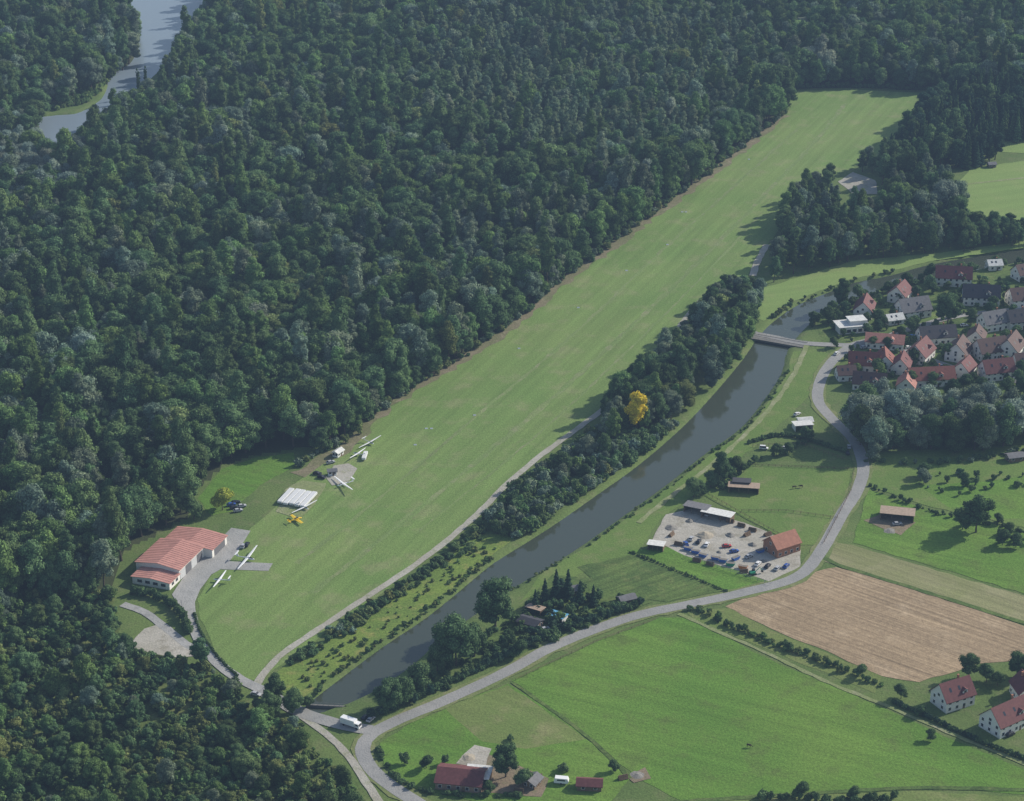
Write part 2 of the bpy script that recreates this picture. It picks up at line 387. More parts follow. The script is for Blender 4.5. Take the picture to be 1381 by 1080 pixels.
# roads
main_road = [(1185, 458), (1150, 466), (1122, 488), (1106, 515), (1104, 542), (1125, 568), (1152, 595), (1164, 628), (1157, 660), (1135, 695), (1108, 742), (1075, 778), (1000, 800), (930, 815), (860, 830), (800, 850), (740, 875), (680, 908), (600, 945), (540, 970), (502, 990), (489, 1010), (500, 1036), (530, 1062), (590, 1100), (640, 1140)]
ribbon("road_verge", main_road, 9, M_verge, .17, wob=.8)
ribbon("side_road", [(400, 962), (440, 990), (470, 1020), (500, 1065), (530, 1110)], 3.2, M_path, .2, wob=.2)
ribbon("parking_road", [(165, 815), (195, 826), (225, 848), (250, 868), (290, 890)], 4, M_apron, .2, wob=.2)
ribbon("field_track", [(915, 828), (960, 848), (1040, 884), (1120, 922), (1200, 954), (1290, 993), (1381, 1030), (1450, 1060)], 2.0, M_faint, .17, wob=.4)
ribbon("field_track", [(1108, 748), (1130, 762), (1230, 793), (1400, 846)], 2.6, M_weed, .17, wob=.3)
ribbon("field_track", [(690, 920), (745, 958), (800, 1000), (850, 1050)], 1.6, M_weed, .17, wob=.3)
ribbon("bank_path", [(860, 705), (930, 650), (985, 605), (1030, 560), (1060, 522), (1080, 485), (1088, 466)], 2.6, M_faint, .17, wob=.5)
ribbon("field_track", [(1290, 250), (1381, 240)], 2, M_faint, .17)
ribbon("farm_road", [(910, 1082), (1100, 1070), (1250, 1063), (1450, 1068)], 2.2, M_weed, .17, wob=.3)
ribbon("gravel_path", [(1015, 372), (1022, 352), (1034, 330)], 4, M_path, .17, wob=.4)
ribbon("runway_track", [(345, 925), (375, 887), (440, 842), (500, 802), (560, 762), (600, 732), (640, 697), (680, 657), (720, 622), (760, 592), (810, 555), (860, 515), (905, 467), (918, 438), (945, 407)], 3.3, M_path, .21, wob=.25)
ribbon("hangar_road", [(252, 808), (258, 835), (272, 868), (298, 898), (325, 917), (352, 930)], 5.0, M_apron, .22, wob=.15)
ribbon("main_road", main_road, 5.8, M_asph, .23, wob=.12)
ribbon("side_road", [(352, 930), (400, 958), (450, 975), (500, 985)], 6.5, M_asph, .24, wob=.2)
ribbon("bridge_road", [(945, 405), (975, 425), (1010, 447), (1040, 454), (1085, 463), (1150, 466)], 5.2, M_asph, .25, wob=.1)
ribbon("village_street", [(1185, 458), (1240, 440), (1300, 425), (1400, 415)], 5, M_asph, .22)
ribbon("village_street", [(1160, 465), (1210, 470), (1300, 500), (1400, 520)], 4.5, M_asph, .26)

# ------------------------------------------------------------------ trees
def leafmesh(name, seed, lobes, n, size, trunk_h, trunk_r, jitter=.42, limbs=4, core=.8, up=-.5):
    r = np.random.default_rng(seed)
    lobes = np.array(lobes, float)
    area = (lobes[:, 3]*lobes[:, 5]); pr = area/area.sum()
    k = r.choice(len(lobes), n*2, p=pr)
    d = r.normal(size=(n*2, 3)); d /= np.linalg.norm(d, axis=1)[:, None]
    d = d[d[:, 2] > up]; k = k[:len(d)]
    c = lobes[k, :3]; R = lobes[k, 3:6]
    p = c+d*R*r.uniform(.8, 1.12, (len(d), 1))
    keep = np.ones(len(p), bool)
    for j in range(len(lobes)):
        q = (p-lobes[j, :3])/lobes[j, 3:6]
        keep &= ~((np.sum(q*q, 1) < .6) & (k != j))
    p = p[keep][:n]; d = d[keep][:n]; k = k[keep][:n]; n = len(p)
    nr = d+r.normal(size=(n, 3))*jitter; nr /= np.linalg.norm(nr, axis=1)[:, None]
    t = np.cross(nr, r.normal(size=(n, 3))); t /= np.linalg.norm(t, axis=1)[:, None]; b = np.cross(nr, t)
    s = size*r.uniform(.6, 1.3, (n, 1))
    v = np.stack([p-t*s*.6, p-b*s*.38+t*s*.1, p+t*s*.6, p+b*s*.42], 1).reshape(-1, 3)
    mb = MB()
    mb.v = [tuple(x) for x in v]; mb.f = [[4*i, 4*i+1, 4*i+2, 4*i+3] for i in range(n)]; mb.m = [0]*n
    lobv = r.uniform(.82, 1.18, len(lobes))
    lv = list(lobv[k]*r.uniform(.8, 1.2, n))
    # inner core added to block light; leaf colour darkened to imitate shade
    for j, L_ in enumerate(lobes):
        rings = []
        for a in (-.85, -.45, 0, .45, .85):
            rr = math.sqrt(1-a*a); ring = []
            for i in range(7):
                w_ = 1+.15*r.normal(); th = 2*math.pi*i/7
                ring.append((L_[0]+core*L_[3]*rr*math.cos(th)*w_, L_[1]+core*L_[4]*rr*math.sin(th)*w_, L_[2]+core*L_[5]*a))
            rings.append(ring)
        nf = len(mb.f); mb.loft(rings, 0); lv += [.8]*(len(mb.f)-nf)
    if trunk_h > 0:
        nf = len(mb.f)
        pts = [(0, 0, -.4), (.15*trunk_r, 0, trunk_h*.5), (.2, .1, trunk_h), (.1, .2, trunk_h*1.5)]
        rad = [trunk_r*1.3, trunk_r*.85, trunk_r*.6, trunk_r*.25]
        for i in range(3): mb.tube(pts[i], pts[i+1], rad[i], rad[i+1], 1)
        for i in range(limbs):
            j = int(r.integers(0, len(lobes))); e = lobes[j, :3]
            mb.tube((0.1, 0, trunk_h*r.uniform(.7, 1.1)), tuple(e), trunk_r*.4, trunk_r*.12, 1, 5)
        lv += [1]*(len(mb.f)-nf)
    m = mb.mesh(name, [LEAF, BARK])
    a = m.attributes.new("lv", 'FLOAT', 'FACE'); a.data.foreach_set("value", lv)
    return m

def broad(seed, h=20, cr=5.0, base=.30, nl=16, n=1500, size=.7, top=1.0):
    r = np.random.default_rng(seed); L_ = []
    cz = h*(base+(1-base)/2); hz = h*(1-base)/2
    L_.append((0, 0, cz, cr*.70, cr*.70, hz*.80))
    for i in range(nl):
        th = i*2.399+r.uniform(-.4, .4); z = r.uniform(-.8, .85)
        rad = cr*.74*math.sqrt(max(.05, 1-(abs(z)**2.2)*top))*r.uniform(.7, 1.15)
        q = cr*r.uniform(.22, .42)
        L_.append((rad*math.cos(th), rad*math.sin(th), cz+z*hz*.84, q, q, q*r.uniform(.75, 1.15)))
    L_.append((r.uniform(-.6, .6), r.uniform(-.6, .6), h-cr*.42, cr*.42, cr*.42, cr*.42))
    return L_, n, size, h

def conifer(seed, h=20, cr=3.4):
    r = np.random.default_rng(seed); L_ = []
    for i in range(26):
        f = i/26; z = h*(.06+.90*f); R = cr*(1-f)**.85+.25; th = i*2.4
        L_.append((math.cos(th)*R*.45, math.sin(th)*R*.45, z, R*.62, R*.62, h*.045+.25))
    return L_

TREE = {}
def reg(key, name, spec, seed, tr=.35, trunk=.4, **kw):
    L_, n, size, h = spec
    TREE[key] = (leafmesh(name, seed, L_, n, size, h*trunk, tr, **kw), h)
reg('b1', "broadleaf_mesh", broad(1, 18, 6.0, .14, 20, 2400, .62), 1)
reg('b2', "broadleaf_mesh", broad(2, 20, 5.2, .14, 20, 2200, .62), 2)
reg('b3', "broadleaf_mesh", broad(3, 17, 6.8, .10, 26, 2800, .62), 3)
reg('b4', "broadleaf_mesh", broad(4, 21, 4.8, .14, 18, 2000, .62), 4)
reg('b5', "broadleaf_mesh", broad(9, 17, 5.8, .10, 15, 2300, .66), 9)
reg('p1', "poplar_mesh", broad(5, 24, 3.6, .10, 22, 1800, .55, .7), 5)
reg('p2', "poplar_mesh", broad(6, 26, 3.1, .08, 22, 1600, .55, .7), 6)
reg('w1', "willow_mesh", broad(7, 17, 7.2, .06, 30, 3400, .6), 7, jitter=.6)
reg('w2', "willow_mesh", broad(8, 16, 6.2, .06, 28, 2900, .6), 8, jitter=.6)
reg('c1', "spruce_mesh", (conifer(10), 1500, .7, 20), 10, tr=.25, up=-.3)
reg('s1', "shrub_mesh", broad(11, 3.2, 1.9, .0, 9, 300, .5), 11, tr=.08)
reg('s2', "shrub_mesh", broad(12, 2.6, 2.2, .0, 9, 300, .5), 12, tr=.08)
reg('s3', "shrub_mesh", broad(13, 4.2, 1.8, .0, 10, 320, .5), 13, tr=.1)
reg('n1', "garden_tree_mesh", broad(14, 9, 3.6, .06, 14, 1400, .5), 14, tr=.18)

def make_coll(name, keys):
    c = bpy.data.collections.new(name)
    for i, k in enumerate(keys):
        o = bpy.data.objects.new("%s_%s" % (name, chr(97+i)), TREE[k][0]); c.objects.link(o)
    return c
FK = ['b1', 'b2', 'b3', 'b4', 'b5', 'p1', 'p2', 'w1', 'w2', 'c1', 's1', 's2', 's3', 'n1']
C_ALL = make_coll("tree_kind", FK)

def gn_group(coll):
    g = bpy.data.node_groups.new("scatter_plants", 'GeometryNodeTree')
    g.interface.new_socket("Geometry", in_out='INPUT', socket_type='NodeSocketGeometry')
    g.interface.new_socket("Geometry", in_out='OUTPUT', socket_type='NodeSocketGeometry')
    N, L = g.nodes, g.links
    i = N.new("NodeGroupInput"); o = N.new("NodeGroupOutput")
    iop = N.new("GeometryNodeInstanceOnPoints"); ci = N.new("GeometryNodeCollectionInfo")
    ci.inputs[0].default_value = coll; ci.inputs[1].default_value = True; ci.inputs[2].default_value = True
    def na(n, t):
        a = N.new("GeometryNodeInputNamedAttribute"); a.data_type = t; a.inputs[0].default_value = n; return a.outputs[0]
    L.new(i.outputs[0], iop.inputs["Points"]); L.new(ci.outputs[0], iop.inputs["Instance"])
    iop.inputs["Pick Instance"].default_value = True
    L.new(na("idx", 'INT'), iop.inputs["Instance Index"])
    L.new(na("rot", 'FLOAT_VECTOR'), iop.inputs["Rotation"])
    L.new(na("scl", 'FLOAT_VECTOR'), iop.inputs["Scale"])
    L.new(iop.outputs[0], o.inputs[0]); return g
GN = gn_group(C_ALL)

PAL = {'dark': (.085, .145, .065), 'mid': (.115, .185, .08), 'green': (.13, .215, .075), 'olive': (.18, .225, .085),
       'silver': (.25, .31, .24), 'grey': (.18, .24, .165), 'light': (.21, .30, .11), 'yellow': (.62, .50, .05), 'spruce': (.05, .095, .06), 'lime': (.34, .38, .07)}

def instances(name, pts, idx, scl, tint):
    n = len(pts)
    me = bpy.data.meshes.new(name); me.from_pydata([tuple(p) for p in pts], [], [])
    a = me.attributes.new("idx", 'INT', 'POINT'); a.data.foreach_set("value", np.asarray(idx, dtype=np.int32))
    a = me.attributes.new("rot", 'FLOAT_VECTOR', 'POINT')
    rot = np.zeros((n, 3)); rot[:, 2] = RNG.uniform(0, 6.283, n); rot[:, :2] = RNG.normal(0, .05, (n, 2))
    a.data.foreach_set("vector", rot.ravel())
    a = me.attributes.new("scl", 'FLOAT_VECTOR', 'POINT'); a.data.foreach_set("vector", np.asarray(scl, float).ravel())
    a = me.attributes.new("tint", 'FLOAT_COLOR', 'POINT'); t4 = np.ones((n, 4)); t4[:, :3] = tint; a.data.foreach_set("color", t4.ravel())
    ob = bpy.data.objects.new(name, me); COL.objects.link(ob)
    md = ob.modifiers.new("scatter", 'NODES'); md.node_group = GN
    return ob

def lowf(X, Y, sc, seed):
    r = np.random.default_rng(seed); v = np.zeros(X.shape)
    for i in range(6):
        a = r.uniform(0, 6.28); k = 6.283/(sc*r.uniform(.5, 1.6)); v += np.sin((X*math.cos(a)+Y*math.sin(a))*k+r.uniform(0, 6.28))
    return v/3.0

def scatter(name, px, spacing, kinds, weights, smin, smax, pal, pw, holes=(), zoned=True, hv=.12, keep=1.0, patch=25, seed=21, stands=()):
    poly = W(px); A = np.array(poly)
    x0, y0 = A.min(0); x1, y1 = A.max(0)
    gx = np.arange(x0, x1, spacing); gy = np.arange(y0, y1, spacing*.87)
    X, Y = np.meshgrid(gx, gy); X[1::2] += spacing/2
    jt = .42 if keep >= 1 else .7
    X = (X+RNG.uniform(-jt, jt, X.shape)*spacing).ravel(); Y = (Y+RNG.uniform(-jt, jt, Y.shape)*spacing).ravel()
    k = inside(X, Y, poly)
    if keep < 1: k &= (RNG.uniform(0, 1, X.shape)*.6+.4*(.5+.5*np.clip(lowf(X, Y, patch, seed), -1, 1))) < keep
    for h in holes: k &= ~inside(X, Y, h)
    X, Y = X[k], Y[k]; n = len(X)
    wts = np.array(weights, float); cum = np.cumsum(wts/wts.sum())
    u = RNG.uniform(0, 1, n)
    if zoned: u = np.clip(.55*u+.45*(.5+.5*np.clip(lowf(X, Y, 90, 3), -1, 1)), 0, .9999)
    kk = np.searchsorted(cum, u)
    idx = np.array([FK.index(q) for q in kinds])[kk]
    pwt = np.array(pw, float); pc = np.cumsum(pwt/pwt.sum())
    u2 = RNG.uniform(0, 1, n)
    if zoned: u2 = np.clip(.65*u2+.35*(.5+.5*np.clip(lowf(X, Y, 60, 8), -1, 1)), 0, .9999)
    ti = np.array([PAL[q] for q in pal])[np.searchsorted(pc, u2)]
    s = RNG.uniform(smin, smax, n)*(1+hv*lowf(X, Y, 45, 5))
    for (sp, sk, st, prob) in stands:
        m_ = inside(X+12*lowf(X, Y, 50, 31), Y+18*lowf(X, Y, 60, 32), W(sp)) & (RNG.uniform(0, 1, n) < prob)
        ids = np.array([FK.index(q) for q in sk]); idx[m_] = ids[RNG.integers(0, len(ids), m_.sum())]
        ti[m_] = st; s[m_] = RNG.uniform(.8, 1.05, m_.sum())
    br = RNG.uniform(.70, 1.30, (n, 1)); hue = RNG.uniform(-1, 1, n)
    ti = ti*br; ti[:, 0] *= 1+.10*hue; ti[:, 2] *= 1-.08*hue
    scl = np.stack([s*RNG.uniform(.85, 1.15, n), s*RNG.uniform(.85, 1.15, n), s*RNG.uniform(.85, 1.2, n)], 1)
    return instances(name, np.stack([X, Y, np.zeros(n)], 1), idx, scl, ti)

def row(name, px, spacing, kinds, smin, smax, pal, wob=.8, zs=1.0, drop=0.0):
    ln = [p for p in smooth_line(W(px), spacing) if random.random() >= drop]; n = len(ln)
    pts = [(p[0]+random.uniform(-wob, wob), p[1]+random.uniform(-wob, wob), 0) for p in ln]
    idx = [FK.index(random.choice(kinds)) for _ in pts]
    s = RNG.uniform(smin, smax, n); scl = np.stack([s, s, s*RNG.uniform(.85, 1.15, n)*zs], 1)
    ti = np.array([PAL[random.choice(pal)] for _ in pts])*RNG.uniform(.8, 1.2, (n, 1))
    return instances(name, pts, idx, scl, ti)

def tree(name, x, y, h, kind='b1', pal='mid', wide=1.0):
    me, hh = TREE[kind]; X, Y = P(x, y)
    o = bpy.data.objects.new(name, me); COL.objects.link(o)
    s = h/hh; o.location = (X, Y, 0); o.scale = (s*wide, s*wide, s); o.rotation_euler = (0, 0, random.uniform(0, 6.28))
    t = PAL[pal]; k = random.uniform(.85, 1.15)
    o["tint"] = [t[0]*k, t[1]*k, t[2]*k]
    return o

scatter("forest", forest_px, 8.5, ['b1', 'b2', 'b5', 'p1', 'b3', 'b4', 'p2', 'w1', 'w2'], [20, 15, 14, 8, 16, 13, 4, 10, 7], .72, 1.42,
        ['dark', 'mid', 'green', 'grey', 'mid', 'olive', 'silver', 'light'], [26, 26, 14, 12, 14, 7, 6, 3], holes=[riv2hole],
        stands=[([(540, 60), (760, 40), (1010, 55), (1045, 135), (930, 215), (780, 225), (620, 200)], ['p1', 'b4'], (.19, .26, .155), .75),
                ([(-60, 180), (110, 185), (130, 270), (-60, 290)], ['w1', 'w2'], PAL['silver'], .7),
                ([(230, 380), (380, 360), (520, 400), (480, 470), (300, 470)], ['b3', 'b5'], PAL['olive'], .35),
                ([(560, 330), (740, 290), (800, 320), (700, 410), (600, 430)], ['b2', 'p1'], PAL['grey'], .5),
                ([(260, 60), (480, 30), (520, 100), (330, 140)], ['b3', 'w2'], PAL['green'], .6)])
scatter("riverside_bank_shrubs", [(150, -20), (182, 20), (188, 55), (165, 90), (120, 140), (60, 152), (60, 145), (150, 100), (172, 50), (160, 20)], 4, ['s1', 's2'], [1, 1], .8, 1.4, ['light', 'green'], [1, 1])
clear_px = [(175, 885), (230, 895), (300, 915), (350, 955), (330, 985), (260, 990), (180, 970), (140, 930)]
scatter("scrubland_trees", scrub_px, 7.2, ['b1', 'b3', 'n1', 'w2', 'b2', 's3', 'c1'], [12, 12, 24, 12, 8, 26, 3], .34, .74,
        ['dark', 'mid', 'green', 'grey', 'olive', 'silver'], [34, 26, 12, 10, 8, 5], holes=[W(clear_px)], keep=.8, patch=40)
scatter("scrubland_shrubs", scrub_px, 3.5, ['s1', 's2', 's3'], [1, 1, 1], .6, 1.5, ['dark', 'mid', 'green', 'olive', 'light'], [4, 4, 3, 4, 2], keep=.7)
scatter("scrub_clearing_trees", clear_px, 9, ['n1', 's3'], [1, 1], .5, .9, ['dark', 'grey', 'olive'], [1, 1, 1], keep=.6)
scatter("riverside_wood", [(800, 580), (830, 545), (862, 522), (905, 478), (935, 440), (968, 425), (1005, 440), (1012, 452), (1000, 475), (975, 508), (940, 545), (905, 570), (860, 590), (820, 600)], 7.5,
        ['b1', 'b2', 'b4', 'w1', 'b3'], [1, 1, 1, 1, 1], .6, 1.05, ['mid', 'dark', 'grey', 'green', 'olive'], [4, 3, 2, 3, 2])
scatter("bridge_wood", [(940, 415), (985, 392), (1022, 398), (1020, 425), (1005, 436), (970, 424)], 7, ['b1', 'b2', 'w2', 'b3'], [1, 1, 1, 1], .55, .9, ['mid', 'dark', 'grey', 'green'], [1, 1, 1, 1])
scatter("riverside_thicket", [(652, 700), (700, 658), (760, 612), (800, 585), (860, 590), (925, 565), (860, 618), (798, 662), (745, 698), (700, 728), (668, 720)], 3.0,
        ['s1', 's2', 's3'], [1, 1, 1.4], .7, 1.8, ['dark', 'mid', 'grey', 'green', 'olive'], [3, 4, 2, 2, 2], keep=.88)
scatter("riverside_thicket_trees", [(660, 700), (700, 665), (760, 620), (800, 592), (860, 595), (800, 650), (745, 690), (700, 715)], 10, ['n1', 'w2'], [1, 1], .4, .85, ['mid', 'grey', 'dark'], [1, 1, 1], keep=.7)
scatter("bank_shrubs", [(385, 898), (440, 855), (500, 815), (560, 777), (605, 745), (650, 705), (662, 722), (600, 765), (540, 808), (470, 855), (400, 900)], 2.6,
        ['s1', 's2', 's3'], [2, 2, 1], .35, 1.15, ['dark', 'mid', 'olive', 'grey'], [3, 4, 2, 2], keep=.72)
scatter("marsh_shrubs", [(400, 905), (500, 840), (600, 768), (650, 735), (680, 730), (620, 785), (560, 825), (500, 865), (440, 910), (415, 930)], 2.6, ['s1', 's2'], [1, 1], .15, .6, ['light', 'olive', 'green', 'mid'], [3, 3, 1, 1], keep=.42, patch=15)
row("reed_fringe", [(425, 935), (450, 912), (510, 868), (570, 828), (622, 788), (662, 754)], 1.6, ['s1', 's2'], .25, .75, ['mid', 'green', 'olive'], drop=.2, wob=1.2)
row("bank_shrubs", [(690, 797), (745, 764), (795, 734), (855, 692), (910, 652), (955, 614), (1006, 577), (1042, 533), (1062, 500)], 1.8, ['s2', 's1'], .2, .6, ['green', 'olive', 'mid'], drop=.4, wob=1.0)
row("canal_bank_shrubs", [(1040, 430), (1075, 408), (1115, 392), (1155, 377), (1205, 366)], 3.5, ['s2', 's1', 's3'], .3, 1.1, ['dark', 'olive', 'mid'], drop=.4, wob=1.5)
row("canal_bank_shrubs", [(1095, 440), (1122, 420), (1155, 405), (1205, 390), (1265, 375), (1381, 354)], 3.5, ['s2', 's3', 'n1'], .5, 1.1, ['dark', 'mid'], drop=.2, wob=1.5)
row("forest_edge_shrubs", [(405, 628), (430, 612), (470, 592), (516, 549), (596, 498), (686, 439), (756, 379), (826, 328), (886, 283), (956, 233), (1006, 194), (1057, 153)], 3, ['s1', 's2', 's3'], .6, 1.5, ['dark', 'mid', 'grey', 'olive'], wob=2.0, drop=.25)
row("forest_edge_trees", [(430, 607), (470, 588), (514, 545), (593, 495), (683, 436), (753, 376), (823, 325), (883, 280), (953, 230), (1003, 191)], 7, ['n1', 'b2', 'b3'], .55, .95, ['dark', 'mid', 'green'], wob=2.0)
scatter("upper_grove", [(1075, 275), (1115, 245), (1180, 222), (1225, 200), (1240, 235), (1290, 260), (1300, 300), (1320, 320), (1260, 342), (1150, 352), (1040, 385), (990, 392), (1003, 382), (1022, 352), (1050, 312)], 8,
        ['b1', 'b2', 'b4', 'p1', 'w1'], [3, 3, 3, 1, 2], .55, .98, ['dark', 'mid', 'grey', 'green', 'silver'], [4, 4, 2, 2, 1],
        holes=[W([(1115, 250), (1135, 228), (1185, 235), (1200, 290), (1140, 298)]), W([(1006, 390), (1010, 345), (1028, 318), (1052, 325), (1036, 392)])])
scatter("spruce_wood", [(1195, 215), (1230, 185), (1262, 150), (1290, 128), (1400, 122), (1400, 190), (1340, 195), (1345, 222), (1300, 230), (1240, 225)], 6, ['c1', 'b2', 'b4'], [3, 1, 1], .7, 1.1, ['spruce', 'dark', 'mid'], [3, 2, 1.5])
scatter("field_edge_trees", [(1290, 305), (1400, 315), (1400, 328), (1300, 340)], 6, ['b1', 'b2'], [1, 1], .45, .7, ['dark', 'mid'], [1, 1])
scatter("willow_grove", [(1135, 580), (1180, 560), (1250, 565), (1300, 560), (1400, 560), (1400, 600), (1300, 612), (1180, 612), (1150, 600)], 9,
        ['w1', 'w2', 'b3'], [2, 2, 1], .85, 1.25, ['grey', 'silver', 'mid', 'dark'], [4, 2, 3, 2])
scatter("village_garden_trees", [(1110, 430), (1200, 392), (1400, 365), (1400, 540), (1150, 535)], 8, ['n1', 's3', 's1', 'b1'], [3, 2, 2, .6], .5, 1.05, ['dark', 'mid', 'green'], [3, 3, 1], keep=.85)
scatter("river_bank_trees", [(925, 672), (960, 650), (1000, 625), (1010, 632), (985, 645), (945, 672)], 5.5, ['n1', 'b2'], [3, 1], .6, .95, ['dark', 'mid'], [1, 1])
scatter("allotment_shrubs", [(690, 835), (745, 790), (800, 800), (868, 818), (800, 845), (700, 885), (600, 930), (520, 965), (500, 955), (590, 900)], 4.2, ['s1', 's2', 's3', 'n1'], [2, 2, 2, 1], .5, 1.25, ['dark', 'mid', 'spruce', 'green'], [3, 3, 2, 1], keep=.85)
scatter("orchard_shrubs", [(1235, 640), (1340, 636), (1395, 640), (1395, 655), (1300, 668), (1255, 672)], 6, ['n1', 's3', 's1'], [1, 1, 2], .4, 1.0, ['dark', 'mid', 'grey'], [1, 1, 1], keep=.6, patch=18)
scatter("meadow_edge_trees", [(1290, 700), (1330, 692), (1400, 725), (1400, 745), (1340, 735)], 6, ['n1', 's3', 's1'], [1.5, 1, 1], .5, .95, ['dark', 'mid'], [1, 1], keep=.6, patch=18)
row("orchard_hedge", [(1172, 622), (1230, 625), (1300, 622), (1400, 606)], 2.6, ['s1', 's2', 's3', 's2', 'n1'], .5, 1.1, ['dark', 'mid', 'grey'], wob=1.6, drop=.15)
row("field_hedge", [(1170, 655), (1250, 688), (1320, 705), (1400, 722)], 1.7, ['s1', 's2', 's3'], .25, .75, ['dark', 'mid'], wob=1.1, drop=.25)
row("canal_hedge", [(1095, 590), (1060, 612), (1020, 622), (975, 660)], 2.6, ['s1', 's3', 'n1'], .5, 1.0, ['dark', 'mid'], wob=1, drop=.2)
row("roadside_hedge", [(500, 968), (600, 925), (680, 888), (740, 858), (800, 838), (862, 818)], 1.6, ['s1', 's3'], .8, 1.1, ['dark', 'spruce'], wob=.4)
row("roadside_hedge", [(930, 820), (1000, 850), (1060, 875), (1120, 898), (1190, 925)], 1.2, ['s1', 's2', 's3'], .3, .9, ['green', 'mid', 'dark', 'olive'], wob=1.8, drop=.1)
row("roadside_hedge", [(512, 1010), (530, 1045), (580, 1070), (700, 1075)], 1.5, ['s1', 's2'], .35, .8, ['dark', 'mid'], wob=.9, drop=.2)
row("hangar_hedge", [(262, 828), (272, 855), (295, 888), (320, 912)], 1.2, ['s1', 's2'], .3, .42, ['dark', 'mid'], wob=.1)
row("hangar_hedge", [(180, 800), (215, 808), (240, 825), (255, 855)], 1.6, ['s1', 's3'], .7, 1.1, ['dark', 'mid'], wob=.6)
row("garden_hedge", [(1205, 948), (1260, 972), (1330, 1005), (1400, 1030)], 1.2, ['s1', 's2'], .55, .7, ['dark', 'spruce'], wob=.15)
row("field_hedge", [(1030, 1078), (1080, 1078), (1140, 1082), (1190, 1082)], 2.0, ['s3', 's1', 's2'], .7, 1.2, ['dark', 'mid'], wob=1)
row("field_hedge", [(850, 745), (900, 765), (980, 798)], 1.4, ['s1'], .25, .5, ['mid', 'green'], wob=.3)
row("garden_hedge", [(1010, 598), (1060, 588), (1140, 610)], 1.6, ['s1', 's2'], .5, .8, ['dark', 'mid'], wob=.2)
row("runway_end_hedge", [(1072, 120), (1150, 118), (1262, 122)], 3, ['s1', 's3'], .8, 1.2, ['dark'], wob=.4)

for t in [(668, 850, 25, 'b1', 'dark'), (615, 897, 23, 'b3', 'dark'), (640, 885, 15, 'b5', 'dark'), (590, 905, 13, 'b1', 'mid'), (565, 930, 12, 'n1', 'mid'), (525, 958, 14, 'b3', 'dark'),
          (545, 948, 10, 'n1', 'mid'), (700, 885, 8, 'n1', 'dark'), (372, 952, 15, 'b2', 'dark'), (395, 962, 11, 'w2', 'mid'), (415, 955, 6, 'n1', 'mid'), (365, 970, 12, 'b3', 'mid'),
          (1135, 415, 18, 'b2', 'dark'), (1278, 436, 18, 'b3', 'dark'), (1185, 440, 10, 'n1', 'dark'), (1232, 446, 9, 'n1', 'mid'), (1316, 718, 19, 'b5', 'dark'), (1298, 714, 11, 'n1', 'mid'),
          (1352, 735, 8, 'n1', 'dark'), (1246, 652, 8, 'n1', 'grey'), (1300, 655, 7, 'n1', 'dark'), (1370, 738, 7, 'n1', 'mid'), (300, 688, 12, 'n1', 'lime'), (262, 700, 11, 'n1', 'mid'), (682, 1048, 15, 'b1', 'dark'), (705, 1060, 8, 'n1', 'mid'),
          (545, 1030, 5, 's3', 'mid'), (575, 1036, 6, 'n1', 'dark'), (1306, 915, 12, 'b1', 'dark'), (1330, 920, 9, 'n1', 'dark'), (1372, 912, 11, 'b3', 'dark'), (1160, 912, 6, 'n1', 'mid'), (1215, 942, 7, 'n1', 'mid'),
          (1255, 998, 5, 'n1', 'mid'), (1270, 290, 22, 'w1', 'silver'), (1245, 300, 20, 'w1', 'grey'), (1222, 315, 18, 'w2', 'silver'), (1290, 280, 18, 'w1', 'grey'),
          (828, 1040, 5, 'n1', 'dark'), (688, 998, 2.5, 's1', 'mid'), (1165, 592, 23, 'w1', 'grey'), (1190, 215, 16, 'p1', 'mid'), (1205, 1078, 4, 's3', 'mid'),
          (1345, 925, 7, 'n1', 'mid'), (1395, 925, 10, 'b1', 'dark'), (1240, 965, 5, 'n1', 'dark'), (660, 1068, 5, 'n1', 'mid'), (760, 1040, 3, 's2', 'mid'), (600, 1030, 4, 's3', 'dark'), (1080, 1075, 7, 'n1', 'dark'), (1150, 1078, 6, 'n1', 'mid')]:
    nm = {'w1': 'willow_tree', 'w2': 'willow_tree', 'p1': 'poplar_tree', 's1': 'shrub', 's2': 'shrub', 's3': 'shrub'}.get(t[3], 'broadleaf_tree')
    tree(nm, *t)
tree("yellow_tree", 858, 585, 23, 'b2', 'yellow', .9)
for t in [(735, 815, 13), (750, 808, 15), (766, 808, 15), (782, 815, 12), (800, 818, 11), (722, 822, 10)]:
    tree("spruce_tree", *t, 'c1', 'spruce')
for t in [(188, 135, 24), (198, 128, 22)]:
    tree("poplar_tree", *t, 'p2', 'dark', .6)

# ------------------------------------------------------------------ buildings
def rmat(key):
    t = {'red': (.20, .07, .055), 'salmon': (.33, .15, .12), 'brown': (.10, .06, .055), 'maroon': (.14, .05, .05), 'grey': (.15, .15, .16), 'dark': (.05, .05, .06),
         'orange': (.34, .15, .10), 'white': (.6, .6, .58), 'wood': (.2, .14, .09), 'tan': (.33, .25, .19)}
    return plain("roof_"+key, t[key], .75, var=.18, scale=.9)
BRICK = plain("brick_wall_material", (.32, .15, .09), .85, var=.2, scale=2)

